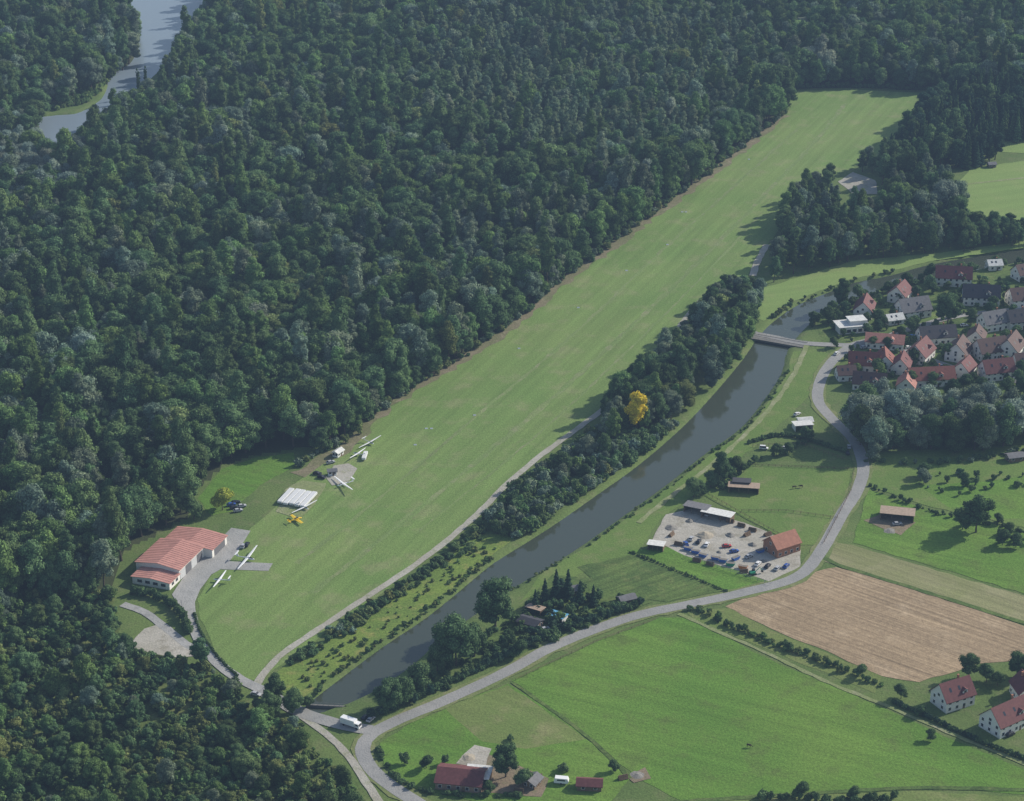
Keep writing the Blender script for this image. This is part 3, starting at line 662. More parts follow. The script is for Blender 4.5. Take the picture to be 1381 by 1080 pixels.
def house(name, x, y, w_, d, hw, hr, ang, roof='red', wall=None, chimney=True, rows=2, loc=None, door=True):
    """ridge along local X"""
    X, Y = P(x, y) if loc is None else loc
    wall = wall or RENDERW
    e = empty(name, (X, Y, 0), math.radians(ang))
    b = MB(); b.prism([(-d/2, -.2), (d/2, -.2), (d/2, hw), (0, hw+hr), (-d/2, hw)], -w_/2, w_/2)
    b.obj("walls", [wall], parent=e)
    r = MB(); ov = .6; sl = hr/(d/2); t = .28; dz = .04
    for s in (-1, 1):
        y1 = s*(d/2+ov); z1 = hw-sl*ov+dz
        pr = [(0, hw+hr+dz), (y1, z1), (y1, z1+t), (0, hw+hr+dz+t)]
        r.prism(pr, -w_/2-.5, w_/2+.5)
    r.obj("roof", [rmat(roof)], parent=e)
    wd = MB()
    def win(cx, cy, cz, wx, hz, side):
        if side in 'NS':
            s = 1 if side == 'N' else -1
            wd.box(cx, cy+s*.02, cz, wx+.2, .08, hz+.2, 1); wd.box(cx, cy+s*.05, cz, wx, .09, hz, 0)
        else:
            s = 1 if side == 'E' else -1
            wd.box(cx+s*.02, cy, cz, .08, wx+.2, hz+.2, 1); wd.box(cx+s*.05, cy, cz, .09, wx, hz, 0)
    nr = rows if hw > 4.5 else 1
    for k in range(nr):
        z = 1.6+k*2.7
        if z > hw-.6: break
        n = max(2, int(w_/3.2))
        for i in range(n):
            cx = -w_/2+(i+.5)*w_/n
            win(cx, d/2, z, 1.2, 1.3, 'N'); win(cx, -d/2, z, 1.2, 1.3, 'S')
        n = max(2, int(d/3.5))
        for i in range(n):
            cy = -d/2+(i+.5)*d/n
            win(w_/2, cy, z, 1.1, 1.3, 'E'); win(-w_/2, cy, z, 1.1, 1.3, 'W')
    if hr > 2.6:
        for s, sd in ((1, 'E'), (-1, 'W')): win(s*w_/2, 0, hw+.8, 1.3, 1.2, sd)
    wd.obj("windows", [GLASS, WHITE], parent=e)
    if door:
        dm = MB(); dm.box(w_*.12, -d/2-.03, 1.05, 1.0, .1, 2.1, 0); dm.obj("door", [WOOD], parent=e)
    if chimney:
        c = MB(); c.box(w_*.2, d*.12, hw+hr+.1, .7, .7, 1.6, 0); c.box(w_*.2, d*.12, hw+hr+.98, .85, .85, .15, 0); c.obj("chimney", [BRICK], parent=e)
        sk = MB()
        for cx in (-w_*.25, 0.05*w_):
            yy = -d*.25; zz = hw+hr-sl*(d*.25)+dz+t
            sk.add([(cx-.5, yy-.6, zz-sl*.6+.05), (cx+.5, yy-.6, zz-sl*.6+.05), (cx+.5, yy+.6, zz+sl*.6+.05), (cx-.5, yy+.6, zz+sl*.6+.05)], [[0, 1, 2, 3]])
        sk.obj("skylights", [GLASS], parent=e, recalc=False)
        if w_ > 13:
            dmr = MB(); yf = -d*.42; zb = hw+hr-sl*(d*.42)+.1
            dmr.prism([(w_*.18-1.2, zb), (w_*.18+1.2, zb), (w_*.18+1.2, zb+1.3), (w_*.18, zb+2.0), (w_*.18-1.2, zb+1.3)], yf, yf+2.6, 0, 'y')
            dmr.box(w_*.18, yf-.03, zb+.8, 1.1, .1, .9, 1)
            dmr.obj("dormer", [wall, GLASS], parent=e)
            dr = MB(); c0 = w_*.18
            for s in (-1, 1): dr.prism([(c0, zb+2.06), (c0+s*1.55, zb+1.14), (c0+s*1.55, zb+1.3), (c0, zb+2.22)], yf-.3, yf+2.9, 0, 'y')
            dr.obj("dormer_roof", [rmat(roof)], parent=e)
    return e

for h_ in [
    (1285, 382, 17, 10, 5, 4.5, -12, 'maroon'), (1165, 424, 12, 9, 4.5, 4.5, 70, 'maroon'), (1213, 404, 11, 9, 4.5, 4.5, 60, 'maroon'),
    (1230, 425, 15, 10, 4.5, 5, 15, 'grey'), (1322, 408, 17, 10, 5, 4.8, -8, 'dark'), (1376, 410, 12, 10, 4.5, 4.5, 10, 'brown'),
    (1338, 442, 12, 9, 4.5, 4.6, 20, 'grey'), (1372, 440, 11, 9, 4.5, 4.5, 15, 'dark'), (1193, 466, 17, 10, 3.6, 2.6, -8, 'salmon'),
    (1262, 460, 17, 9, 4, 4.2, 8, 'dark'), (1240, 484, 13, 10, 4.5, 5, 60, 'maroon'), (1292, 482, 12, 10, 4.5, 5, 70, 'brown'), (1334, 480, 14, 10, 4.5, 5, 20, 'brown'),
    (1362, 478, 13, 10, 5, 5.2, 65, 'brown'), (1164, 497, 13, 9, 4, 4.6, -5, 'red'), (1192, 496, 11, 9, 4, 4.6, 80, 'red'), (1254, 516, 20, 10, 4, 4, 5, 'red'), (1343, 508, 14, 9, 4.5, 4.6, 12, 'maroon'),
    (1172, 522, 14, 9, 3.5, 4, -15, 'brown'), (1222, 525, 9, 8, 3.5, 4, 75, 'salmon'), (1300, 505, 10, 8, 4, 4, 60, 'maroon'), (1383, 500, 12, 9, 4.5, 5, 15, 'brown'),
    (1340, 362, 7, 6, 3, 2, 10, 'white'), (1205, 435, 8, 6, 2.8, 2, 15, 'white'), (1380, 375, 10, 8, 4, 4, 20, 'brown'), (1215, 500, 10, 8, 4, 4.2, 75, 'maroon'), (1316, 462, 9, 8, 4, 4, 70, 'brown'), (1140, 510, 8, 7, 3.5, 3, 10, 'brown')]:
    h_ = list(h_); h_[2] *= 1.18; h_[3] *= 1.15; h_[4] *= 1.1; h_[5] *= 1.12; h_[6] += random.uniform(-5, 5)
    house("village_house", *h_)
# modern flat house
e = empty("modern_house", (*P(1148, 445), 0), math.radians(12))
b = MB(); b.box(0, 0, 2, 17, 10, 4, 0); b.box(3, 1, 5, 9, 7, 2.4, 0); b.obj("walls", [RENDERW], parent=e)
b = MB(); b.box(0, 0, 4.12, 18, 11, .22, 0); b.box(3, 1, 6.32, 10, 8, .22, 0); b.obj("roof", [rmat('white')], parent=e)
b = MB()
for i in range(5): b.box(-6.4+i*3.2, -5.04, 1.7, 2.2, .1, 1.8, 0)
b.obj("windows", [GLASS], parent=e)
house("family_house", 1284, 948, 14, 10, 5.2, 5.4, 28, 'maroon')
house("family_house", 1356, 978, 18, 11, 5.2, 5.6, 35, 'maroon')
house("family_house", 1382, 940, 10, 9, 5, 4.5, 100, 'maroon')
house("brick_workshop", 1054, 742, 13, 10, 4.6, 4.0, 32, 'orange', BRICK, False)
house("red_barn", 622, 1055, 17, 12, 3.2, 2.6, -10, 'maroon', plain("barn_wall", (.3, .2, .15), .8), False, 1)
house("garden_shed", 795, 1062, 9, 5, 2.4, 1.3, -5, 'maroon', WOOD, False, 1)
house("garden_shed", 718, 1058, 6, 5, 2.3, 1.2, 60, 'grey', WOOD, False, 1)
house("garden_shed", 715, 844, 9, 6, 2.5, 1.0, -30, 'dark', WOOD, False, 1)
house("garden_shed", 770, 800, 6, 4, 2.3, 1.2, 20, 'grey', WOOD, False, 1)
house("garden_shed", 845, 812, 7, 4, 2.3, 1.0, 25, 'grey', WOOD, False, 1)
house("forest_hut", 1238, 222, 10, 7, 3, 2.5, 20, 'maroon', WOOD, False, 1)
house("garden_shed", 1368, 620, 8, 5, 2.5, 1, 15, 'grey', WOOD, False, 1)
house("garden_shed", 1085, 572, 7, 5, 2.5, 1, 10, 'white', None, False, 1)
house("garden_shed", 1337, 225, 5, 4, 2.3, 1, 10, 'grey', WOOD, False, 1)

def shed(name, x, y, w_, d, h, ang, roofm, wallm, tilt=.5, openf=True):
    e = empty(name, (*P(x, y), 0), math.radians(ang))
    b = MB(); t = .15
    b.box(0, d/2-t/2, h/2, w_, t, h); b.box(-w_/2+t/2, -t/2-.001, h/2, t, d-t-.01, h); b.box(w_/2-t/2, -t/2-.001, h/2, t, d-t-.01, h)
    if not openf: b.box(0, -d/2+t/2, h/2-.05, w_-2*t-.01, t, h-.1)
    b.obj("walls", [wallm], parent=e)
    r = MB(); r.add([(-w_/2-.4, -d/2-.5, h+.02+tilt), (w_/2+.4, -d/2-.5, h+.02+tilt), (w_/2+.4, d/2+.4, h+.03), (-w_/2-.4, d/2+.4, h+.03),
                     (-w_/2-.4, -d/2-.5, h+.17+tilt), (w_/2+.4, -d/2-.5, h+.17+tilt), (w_/2+.4, d/2+.4, h+.18), (-w_/2-.4, d/2+.4, h+.18)],
                    [[0, 3, 2, 1], [4, 5, 6, 7], [0, 1, 5, 4], [1, 2, 6, 5], [2, 3, 7, 6], [3, 0, 4, 7]])
    r.obj("roof", [roofm], parent=e)
    p = MB()
    for i in range(4): p.box(-w_/2+.3+i*(w_-.6)/3, -d/2+.1, (h+tilt)/2, .15, .15, h+tilt-.02)
    p.obj("posts", [WOOD], parent=e)
    return e
shed("open_shed", 940, 690, 11, 6, 3, -25, rmat('grey'), WOOD)
shed("open_shed", 968, 699, 14, 6, 3, -25, rmat('white'), WOOD)
shed("horse_shelter", 1003, 662, 14, 6, 2.8, -8, rmat('tan'), WOOD)
shed("horse_shelter", 1000, 657, 8, 5, 3.4, -8, rmat('dark'), WOOD)
shed("field_shelter", 1210, 698, 15, 8, 3.2, -12, rmat('tan'), WOOD)
shed("wooden_lean_to", 885, 740, 7, 5, 2.6, -15, rmat('white'), WOOD)
shed("carport", 1082, 578, 9, 6, 2.8, 10, rmat('white'), RENDERW)
shed("garden_canopy", 752, 836, 7, 5, 2.4, -30, plain("blue_tarp", (.12, .35, .55), .5), WHITE)
shed("garden_canopy", 722, 826, 7, 4, 2.4, -30, rmat('tan'), WOOD)
shed("carport", 645, 1052, 9, 9, 3.4, -10, rmat('white'), WOOD)

# hangar complex
hx, hy = P(229, 796)
u = np.array(P(300, 727))-np.array([hx, hy]); ua = math.atan2(u[1], u[0])
hang = empty("hangar", (hx, hy, 0), ua)   # local x runs along the apron side, local +y away from the apron
SAL = plain("hangar_roof_sheet", (.47, .235, .195), .55, var=.12, scale=.4)
def corr(name, x0, x1, y0, y1, z0, z1, ridge, parent):
    """two-slope low roof with standing seams, ridge along local x"""
    r = MB(); ym = (y0+y1)/2
    for (ya, yb, za, zb) in ((y0-.6, ym, z0, ridge), (ym, y1+.6, ridge, z1)):
        r.add([(x0, ya, za), (x1, ya, za), (x1, yb, zb), (x0, yb, zb), (x0, ya, za+.2), (x1, ya, za+.2), (x1, yb, zb+.2), (x0, yb, zb+.2)],
              [[0, 3, 2, 1], [4, 5, 6, 7], [0, 1, 5, 4], [1, 2, 6, 5], [2, 3, 7, 6], [3, 0, 4, 7]], 0)
        n = int((x1-x0)/1.5)
        for i in range(1, n):
            xx = x0+i*(x1-x0)/n
            r.add([(xx-.05, ya, za+.2), (xx+.05, ya, za+.2), (xx+.05, yb, zb+.2), (xx-.05, yb, zb+.2), (xx-.05, ya, za+.3), (xx+.05, ya, za+.3), (xx+.05, yb, zb+.3), (xx-.05, yb, zb+.3)],
                  [[4, 5, 6, 7], [0, 1, 5, 4], [1, 2, 6, 5], [2, 3, 7, 6], [3, 0, 4, 7]], 0)
    r.obj(name, [SAL], parent=parent)
secs = [(0, 9, 0, 18, 3.4, 4.2), (9, 32, 0, 21, 5.2, 6.6), (32, 46, -4, 20, 4.2, 5.4)]
wm = MB()
for i, (x0, x1, y0, y1, he, hr) in enumerate(secs):
    g = .002*i
    wm.prism([(y0+g, -.2), (y1-g, -.2), (y1-g, he), ((y0+y1)/2, hr), (y0+g, he)], x0+(.01 if i else 0), x1)
wm.obj("walls", [RENDERW], parent=hang)
for i, (x0, x1, y0, y1, he, hr) in enumerate(secs):
    corr("roof_%d" % (i+1), x0-(.5 if i != 1 else .3), x1+(.5 if i == 2 else .25), y0, y1, he-.05, he-.05, hr+.05, hang)
dm = MB()
for i in range(4): dm.box(12+i*5.2, -.06, 2.2, 4.8, .12, 4.2, i % 2)
dm.box(39, -4.06, 1.9, 10, .12, 3.7, 1)
dm.obj("doors", [plain("hangar_door_panel", (.5, .51, .52), .5), plain("hangar_door_dark", (.14, .14, .15), .5)], parent=hang)
wd = MB()
for i in range(4): wd.box(-.05, 3+i*3.8, 1.9, .12, 2.2, 1.3, 0)
for i in range(2): wd.box(3+i*3.6, -.05, 1.9, 1.8, .12, 1.3, 0)
wd.obj("windows", [GLASS], parent=hang)

# bridge over the canal
p0 = np.array(P(1006, 452)); p1 = np.array(P(1086, 466)); L_ = np.linalg.norm(p1-p0); ba = math.atan2(*(p1-p0)[::-1])
br = empty("road_bridge", (*((p0+p1)/2), 0), ba)
b = MB(); b.box(0, 0, -.20, L_, 7.4, .7); b.box(0, -3.5, .2, L_, .4, .4); b.box(0, 3.5, .2, L_, .4, .4); b.obj("deck", [CONC], parent=br)
b = MB()
for x_ in (-L_*.2, L_*.2): b.box(x_, 0, -2.2, 1.0, 6, 3.2)
for x_ in (-L_/2+1, L_/2-1): b.box(x_, 0, -1.9, 2, 8, 2.6)
b.obj("piers", [CONC], parent=br)
b = MB()
for s in (-3.5, 3.5):
    b.box(0, s, 1.45, L_, .08, .08); b.box(0, s, .95, L_, .05, .05)
    for i in range(int(L_/2)+1): b.box(-L_/2+.1+i*(L_-.2)/int(L_/2), s, .9, .07, .07, .98)
b.obj("railings", [STEEL], parent=br)
# weir at the lower end
b = MB(); b.box(0, 0, -.9, 16, .8, 1.8); b.box(0, -.1, 1.1, 16, .08, .08)
for i in range(8): b.box(-7.5+i*2.14, -.1, .55, .1, .1, 1.1)
b.obj("sluice_weir", [CONC], (*P(440, 951), 0), math.radians(-5))

# ------------------------------------------------------------------ aircraft
def ell(x, z, ry, rz, n=12): return [(x, ry*math.cos(2*math.pi*i/n), z+rz*math.sin(2*math.pi*i/n)) for i in range(n)]
def wing(mb, y0, y1, x0, c0, x1, c1, z0, z1, th, mi=0):
    def sec(y, x, c, z, t): return [(x, y, z), (x-c*.3, y, z+t), (x-c, y, z), (x-c*.4, y, z-t*.4)]
    mb.loft([sec(y0, x0, c0, z0, th), sec((y0+y1)/2, (x0+x1)/2+.05, (c0+c1)/2+.08, (z0+z1)/2, th*.8), sec(y1, x1, c1, z1, th*.4)], mi)
def glider(tipa, tipb, flip=1, span=None, name="glider"):
    a = np.array(P(*tipa)); b_ = np.array(P(*tipb)); d = b_-a; L = np.linalg.norm(d)
    k = max(.95, min(1.25, L/16.0)) if span is None else span/16
    m = MB()
    m.loft([ell(2.7, .75, .04, .04), ell(2.4, .75, .22, .24), ell(1.6, .8, .34, .44), ell(.6, .85, .34, .48), ell(-.5, .9, .26, .36), ell(-1.6, .95, .16, .2), ell(-4.0, 1.0, .12, .14), ell(-4.4, 1.0, .03, .06)], 0)
    m.loft([ell(2.15, 1.0, .1, .06, 8), ell(1.6, 1.12, .26, .22, 8), ell(.8, 1.2, .26, .2, 8), ell(.2, 1.2, .1, .08, 8)], 1)
    for s in (-1, 1):
        wing(m, s*.2, s*8.0, .6, 1.1, .25, .45, 1.05, 1.35, .12)
        wing(m, 0, s*1.6, -3.7, .65, -3.85, .4, 2.35, 2.37, .05)
    m.prism([(-3.3, 1.0), (-4.35, 1.0), (-4.35, 2.4), (-3.75, 2.4)], -.05, .05, 0, 'y')
    m.tube((.7, -.08, .25), (.7, .08, .25), .24, .24, 2, 10)
    o = m.obj(name, [WHITE, GLASS, RUBBER], (*((a+b_)/2), .25), math.atan2(d[1], d[0])-math.pi/2*flip, smooth=False)
    o.rotation_mode = 'XYZ'; o.scale = (k, k, k); o.rotation_euler[0] = math.radians(4)
    return o
glider((320, 771), (348, 741)); glider((288, 798), (305, 772), -1); glider((451, 645), (476, 667)); glider((484, 606), (514, 592))
glider((398, 692), (424, 681)); glider((473, 622), (492, 607), -1)
# tow plane
YEL = plain("yellow_paint", (.7, .48, .03), .35, var=.04)
m = MB()
m.loft([ell(2.6, .95, .25, .25), ell(2.3, .95, .42, .42), ell(1.2, 1.05, .48, .5), ell(0, 1.15, .48, .62), ell(-1.5, 1.05, .3, .42), ell(-4.2, 1.05, .1, .14)], 0)
m.loft([ell(1.1, 1.45, .1, .1, 8), ell(.6, 1.6, .36, .3, 8), ell(-.6, 1.6, .34, .28, 8), ell(-1.4, 1.4, .1, .1, 8)], 1)
for s in (-1, 1):
    wing(m, s*.3, s*5, .9, 1.7, .8, 1.3, .8, 1.05, .14); wing(m, 0, s*1.6, -3.5, .8, -3.6, .6, 1.15, 1.15, .06)
    m.tube((.9, s*.95, .3), (.9, s*1.15, .3), .3, .3, 2, 10); m.tube((.9, s*1.0, .3), (.7, s*.5, .8), .05, .05, 0)
m.prism([(-3.3, 1.1), (-4.4, 1.1), (-4.4, 2.2), (-3.9, 2.2)], -.05, .05, 0, 'y')
m.box(2.72, 0, .95, .06, 1.9, .14, 2); m.tube((2.55, 0, .95), (2.85, 0, .95), .14, .03, 0)
m.tube((-4.1, -.04, .15), (-4.1, .04, .15), .14, .14, 2, 8); m.tube((-4.1, 0, .2), (-4, 0, 1), .03, .03, 2, 5)
m.obj("tow_plane", [YEL, GLASS, RUBBER], (*P(400, 703), .2), math.radians(35))

# ------------------------------------------------------------------ vehicles
def car_mesh(col, cname, van=False):
    m = MB(); top = 1.95 if van else 1.45
    m.prism([(-2.15, .32), (2.1, .32), (2.15, .6), (2.05, .78), (1.1, .95), (-2.0, .98), (-2.18, .8)], -.87, .87, 0, 'y')
    xb = (-2.0, 1.25) if van else (-1.85, 1.05); xt = (-1.9, .75) if van else (-1.3, .25)
    def rect(x0, x1, hy_, z): return [(x0, -hy_, z), (x1, -hy_, z), (x1, hy_, z), (x0, hy_, z)]
    m.loft([rect(xb[0], xb[1], .82, .955), rect(xt[0], xt[1], .68, top-.06)], 1)
    m.loft([rect(xt[0]-.03, xt[1]+.03, .7, top-.06), rect(xt[0]+.1, xt[1]-.08, .6, top)], 0)
    for x_ in (-1.35, 1.35):
        for s in (-1, 1): m.tube((x_, s*.7, .32), (x_, s*.9, .32), .33, .33, 2, 12)
    m.box(2.12, -.6, .66, .1, .35, .14, 3); m.box(2.12, .6, .66, .1, .35, .14, 3)
    return m.mesh("car_mesh", [plain("car_paint_"+cname, col, .3, var=.03), GLASS, RUBBER, WHITE])
CM = {k: car_mesh(c, k) for k, c in {'white': (.7, .7, .7), 'silver': (.4, .41, .43), 'black': (.02, .02, .025), 'blue': (.03, .08, .3), 'red': (.4, .03, .03)}.items()}
CM['wvan'] = car_mesh((.75, .75, .75), 'white', True)
def car(x, y, ang, c='silver', name="parked_car"):
    o = bpy.data.objects.new(name if c != 'wvan' else "parked_van", CM[c]); COL.objects.link(o)
    o.location = (*P(x, y), .24); o.rotation_euler = (0, 0, math.radians(ang)); return o
for c in [(316, 686, 20, 'black'), (321, 690, 20, 'silver'), (312, 682, 20, 'blue'), (326, 684, 20, 'silver'), (318, 679, 20, 'black'), (428, 640, -20, 'black'), (434, 645, -25, 'black'), (446, 625, 30, 'silver'), (500, 972, 60, 'silver'), (493, 969, 60, 'black'),
          (328, 738, 80, 'silver'), (333, 736, 80, 'black'), (1145, 604, 85, 'silver'), (1143, 612, 85, 'black'), (1165, 470, 20, 'silver'), (1128, 478, 60, 'white'), (1362, 992, 35, 'black'),
          (1345, 985, 35, 'silver'), (1230, 455, 20, 'blue'), (1300, 440, 10, 'white'), (1048, 606, -10, 'wvan'), (1030, 606, -10, 'wvan'), (925, 735, 100, 'blue'), (990, 745, 20, 'blue'), (1210, 708, 10, 'silver'), (1320, 520, 10, 'red'), (955, 695, 60, 'silver'), (1075, 560, 45, 'white'), (735, 850, 30, 'silver'),
          (1035, 765, 60, 'black'), (1048, 768, 60, 'silver'), (1060, 765, 60, 'blue'), (1060, 606, -10, 'white'), (1225, 470, 20, 'white'), (1270, 495, 20, 'silver'), (345, 938, -20, 'silver'),
          (932, 728, 70, 'silver'), (942, 732, 70, 'black'), (953, 736, 70, 'white'), (1010, 752, 40, 'silver'), (980, 738, 10, 'red'), (1022, 762, 60, 'white')]:
    car(*c)
# box truck
m = MB(); m.box(-1.2, 0, 2.1, 6.4, 2.45, 2.5, 0); m.box(-.6, 0, .72, 8.2, 1.0, .22, 2)
m.prism([(2.2, .5), (4.1, .5), (4.15, 1.3), (3.85, 2.5), (2.2, 2.6)], -1.12, 1.12, 0, 'y')
m.add([(4.17, -1.0, 1.4), (4.17, 1.0, 1.4), (3.93, 1.0, 2.35), (3.93, -1.0, 2.35)], [[0, 1, 2, 3]], 1)
for s in (-1, 1): m.box(3.2, s*1.13, 1.9, 1.2, .04, .7, 1)
for x_ in (-3, 3):
    for s in (-1, 1): m.tube((x_, s*.9, .48), (x_, s*1.2, .48), .48, .48, 2, 12)
m.obj("box_truck", [WHITE, GLASS, RUBBER], (*P(474, 980), .26), math.radians(-30))

# glider trailers, row
TRW = plain("trailer_cover_white", (.62, .63, .64), .6, var=.06)
def trailer(x, y, ang, L=10.5, name="glider_trailer", hw=1.22):
    m = MB()
    def sec(xx, w_, h): return [(xx, -w_, .5), (xx, w_, .5), (xx, w_, .5+h*.9), (xx, w_*.92, .5+h), (xx, -w_*.92, .5+h), (xx, -w_, .5+h*.9)]
    m.loft([sec(-L/2, hw*.9, .95), sec(-L/2+.4, hw, 1.1), sec(L/2-2.5, hw, 1.15), sec(L/2-.3, hw, 1.1), sec(L/2, hw*.85, .95)], 0)
    m.box(L/2+.8, 0, .5, 1.7, .12, .12, 2)
    for s in (-1, 1): m.tube((.3, s*(hw-.1), .32), (.3, s*(hw+.1), .32), .32, .32, 1, 10)
    return m.obj(name, [TRW, RUBBER, STEEL], (*P(x, y), .18), ang)
ta = math.atan2(*(np.array(P(428, 655))-np.array(P(395, 690)))[::-1])
for i in range(5):
    trailer(386+i*7.6+random.uniform(-.3, .3), 671+i*1.5+random.uniform(-.6, .6), ta+random.uniform(-.015, .015), 15+random.uniform(-1, 1))
trailer(492, 617, math.radians(85), 8, hw=1.0)
# small hut and trailer near the winch
house("launch_cabin", 456, 614, 5, 3, 2.4, .8, 60, 'white', WHITE, False, 1)
house("launch_cabin", 448, 640, 4, 2.6, 2.4, .6, 10, 'grey', WHITE, False, 1)
# caravan
m = MB(); m.prism([(-2.6, .5), (2.4, .5), (2.8, 1.3), (2.4, 2.5), (-2.3, 2.55), (-2.7, 1.4)], -1.1, 1.1, 0, 'y'); m.box(3.2, 0, .5, 1.4, .1, .1, 2)
for s in (-1, 1): m.box(0, s*1.11, 1.8, 3, .04, .6, 1); m.tube((0, s*.9, .33), (0, s*1.12, .33), .33, .33, 2, 10)
m.obj("caravan", [WHITE, GLASS, RUBBER], (*P(757, 1056), .1), math.radians(-8))
# yard equipment
BL = plain("blue_paint", (.04, .13, .42), .5); GR = plain("green_paint", (.03, .28, .16), .5); OR = plain("orange_paint", (.6, .2, .04), .5)
def skip(x, y, ang, mat):
    m = MB(); m.prism([(-1.4, .1), (1.4, .1), (2.1, 1.4), (-2.1, 1.4)], -.9, .9, 0, 'y')
    m.box(0, 0, 1.42, 3.9, 1.6, .06, 1)
    for s in (-1, 1): m.box(0, s*.93, 1.2, 1.6, .06, .15, 0)
    m.obj("skip_container", [mat, plain("rubble", (.2, .18, .15), .9)], (*P(x, y), .15), math.radians(ang))
for q in [(928, 742, -25, BL), (938, 746, -20, BL), (948, 751, -29, BL), (975, 758, -20, BL), (985, 763, -12, GR), (992, 755, 40, BL), (1002, 767, -20, OR), (965, 755, -20, BL), (1025, 745, 30, BL)]: skip(*q)
m = MB()
for s in (-1, 1):
    m.box(0, s*.9, .35, 3, .45, .7, 1)
m.box(-.2, 0, 1.2, 2.4, 1.9, .9, 0); m.box(.5, .4, 2.1, 1.1, 1.0, 1.0, 2); m.tube((1, -.3, 1.3), (3.2, -.3, 3.2), .18, .14, 0); m.tube((3.2, -.3, 3.2), (4.4, -.3, 1.4), .13, .1, 0); m.box(4.4, -.3, 1.0, .8, .9, .7, 1)
m.obj("excavator", [GR, RUBBER, GLASS], (*P(1015, 775), .15), math.radians(20))
def pile(x, y, r, h, mat, name="gravel_pile"):
    m = MB(); rings = []
    for k in range(5):
        f = k/4; rings.append([(r*(1-f*.95)*math.cos(a)*random.uniform(.8, 1.2), r*(1-f*.95)*math.sin(a)*random.uniform(.8, 1.2), h*f) for a in np.linspace(0, 6.283, 13)[:-1]])
    m.loft(rings); m.obj(name, [mat], (*P(x, y), .1))
SAND = plain("sand_heap", (.34, .30, .235), .95, var=.2); STONE = plain("stone_heap", (.21, .20, .18), .95, var=.3)
for q in [(950, 722, 4, 1.6, SAND), (905, 712, 3, 1.2, STONE), (985, 722, 2.5, 1.3, STONE), (1015, 735, 2.2, 1.3, STONE), (930, 703, 2, 1.2, STONE), (1200, 716, 3, .6, STONE), (860, 1046, 3, .6, STONE), (632, 1022, 3, .8, SAND), (970, 745, 1.5, .8, STONE), (1030, 757, 1.6, .9, STONE)]: pile(*q)
def stack(x, y, ang, n=5, name="timber_stack"):
    m = MB()
    for k in range(n):
        for j in range(n-k): m.tube((-1.8+random.uniform(-.2, .2), (j-(n-k)/2)*.42, .2+k*.36), (1.8, (j-(n-k)/2)*.42, .2+k*.36), .19, .17, 0, 7)
    m.obj(name, [WOOD], (*P(x, y), .13), math.radians(ang))
for q in [(1000, 710, -25), (1015, 716, -25), (985, 704, -25), (1035, 722, 30), (915, 735, -20), (905, 722, 60), (1003, 772, 10), (975, 700, 10), (1007, 722, 40), (940, 757, -20), (958, 762, -25), (725, 1050, 30), (700, 1068, -10), (840, 1050, 20)]: stack(*q)

# fences
def fence(name, px, sp=3.0, h=1.3, mat=WOOD):
    pts = W(px); m = MB()
    for i in range(len(pts)-1):
        a, b = np.array(pts[i]), np.array(pts[i+1]); L = np.linalg.norm(b-a); n = max(1, int(L/sp)); an = math.atan2(*(b-a)[::-1])
        for k in range(n): q = a+(b-a)*k/n; m.box(q[0], q[1], h/2, .14, .14, h)
        c = (a+b)/2
        for z in (h*.5, h*.9): m.box(c[0], c[1], z, L, .06, .1, 0, an)
    m.obj(name, [mat], (0, 0, .05))
fence("paddock_fence", [(1010, 628), (1152, 634), (1148, 662), (1110, 735)])
fence("paddock_fence", [(1000, 690), (1060, 690), (1130, 700)])
fence("paddock_fence", [(955, 668), (1030, 710), (1075, 735)])
fence("meadow_fence", [(695, 918), (800, 868), (885, 836)], 6)
fence("yard_fence", [(925, 752), (985, 772), (1040, 790)], 3, 1.8, STEEL)
fence("garden_fence", [(1015, 603), (1080, 600), (1142, 622)], 2.5, 1.8)

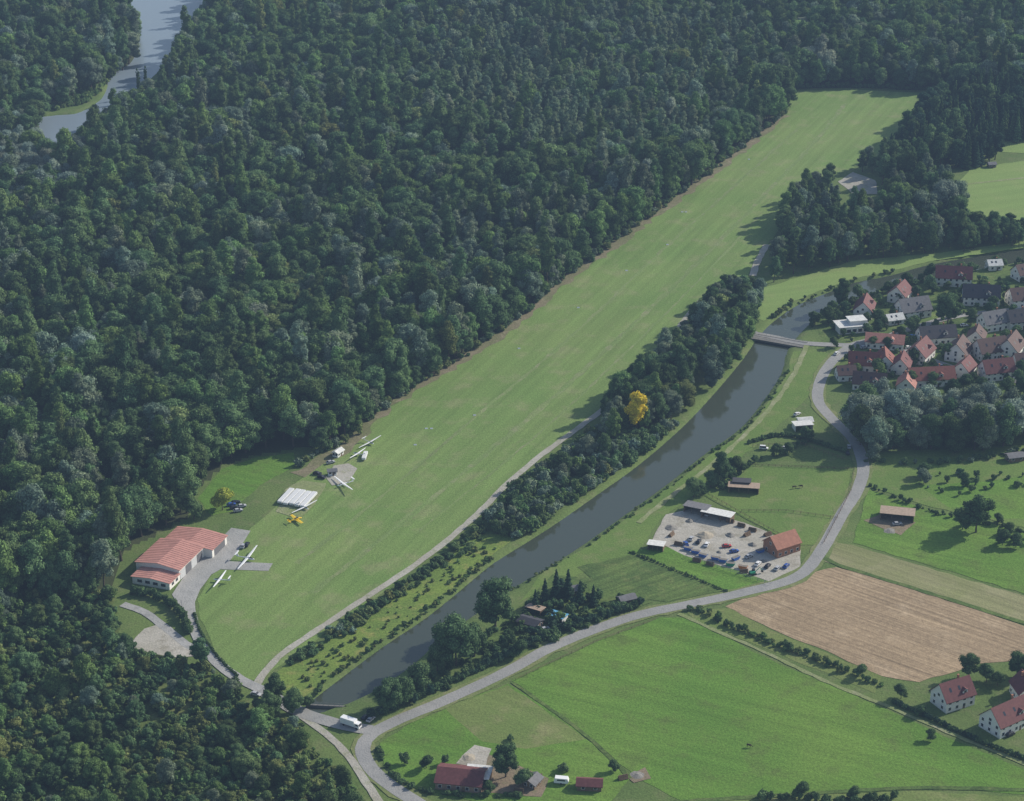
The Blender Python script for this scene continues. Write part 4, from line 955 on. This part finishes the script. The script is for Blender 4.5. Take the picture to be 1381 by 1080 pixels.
# horses
def horse(x, y, ang, graze=True):
    J = {'rump': (-.75, 0, 1.35, .26), 'hip': (-.5, 0, 1.3, .32), 'belly': (0, 0, 1.2, .33), 'chest': (.5, 0, 1.22, .30), 'neck': (.8, 0, 1.35 if graze else 1.6, .19),
         'poll': (1.25, 0, .85 if graze else 2.05, .12), 'muz': (1.4, 0, .35 if graze else 1.8, .07), 'tail': (-.98, 0, 1.0, .06), 'tail2': (-1.0, 0, .55, .04)}
    names = list(J); v = [J[n][:3] for n in names]; r = [J[n][3] for n in names]
    e = [(1, 0), (1, 2), (2, 3), (3, 4), (4, 5), (5, 6), (0, 7), (7, 8)]
    for s in (-.17, .17):
        o = len(v)
        v += [(-.55, s, .95), (-.72, s, .55), (-.66, s, .12), (-.6, s, .03)]; r += [.15, .07, .05, .07]; e += [(1, o), (o, o+1), (o+1, o+2), (o+2, o+3)]
        o = len(v)
        v += [(.5, s, .85), (.52, s, .5), (.5, s, .12), (.55, s, .03)]; r += [.11, .07, .05, .07]; e += [(3, o), (o, o+1), (o+1, o+2), (o+2, o+3)]
    o = len(v); v += [(1.2, -.08, 1.05 if graze else 2.25), (1.2, .08, 1.05 if graze else 2.25)]; r += [.02, .02]; e += [(5, o), (5, o+1)]
    me = bpy.data.meshes.new("horse"); me.from_pydata(v, e, [])
    me.materials.append(plain("horse_coat", (.04, .022, .014), .6))
    ob = bpy.data.objects.new("horse", me); COL.objects.link(ob)
    sk = ob.modifiers.new("skin", 'SKIN')
    for i, q in enumerate(me.skin_vertices[0].data): q.radius = (r[i], r[i]); q.use_root = (i == 1)
    sb = ob.modifiers.new("sub", 'SUBSURF'); sb.levels = 1; sb.render_levels = 1
    ob.location = (*P(x, y), .13); ob.rotation_euler = (0, 0, math.radians(ang))
horse(1071, 659, 10); horse(1080, 658, 170); horse(1010, 1008, -20)

# runway markers
m = MB()
for (x, y) in [(575, 578), (582, 578), (560, 600), (920, 286), (925, 286), (900, 330), (700, 470), (780, 415), (1010, 215), (640, 560), (845, 365)]:
    X, Y = P(x, y)
    m.prism([(-.5, 0), (.5, 0), (0, .45)], -.7, .7, 0)
    for i in range(6):
        q = m.v[-6+i]; m.v[-6+i] = (q[0]+X, q[1]+Y, q[2])
m.obj("runway_markers", [WHITE], (0, 0, .08))

# ------------------------------------------------------------------ summer airlight: blue glow added to an absorbing box, nothing scatters
b = MB(); b.box(0, 1500, 395, 7000, 7000, 800)
hz = b.obj("haze_glow_box", [], (0, 0, 0))
hm, N, L = newmat("haze_glow")
o = N.new("ShaderNodeOutputMaterial")
va = N.new("ShaderNodeVolumeAbsorption"); va.inputs["Color"].default_value = (0, 0, 0, 1); va.inputs["Density"].default_value = 5e-5
em = N.new("ShaderNodeEmission"); em.inputs["Color"].default_value = (.46, .66, 1.0, 1); em.inputs["Strength"].default_value = 4.6e-5
ad = N.new("ShaderNodeAddShader"); L.new(va.outputs[0], ad.inputs[0]); L.new(em.outputs[0], ad.inputs[1])
L.new(ad.outputs[0], o.inputs["Volume"]); hz.data.materials.append(hm)
print("objects", len(bpy.data.objects))
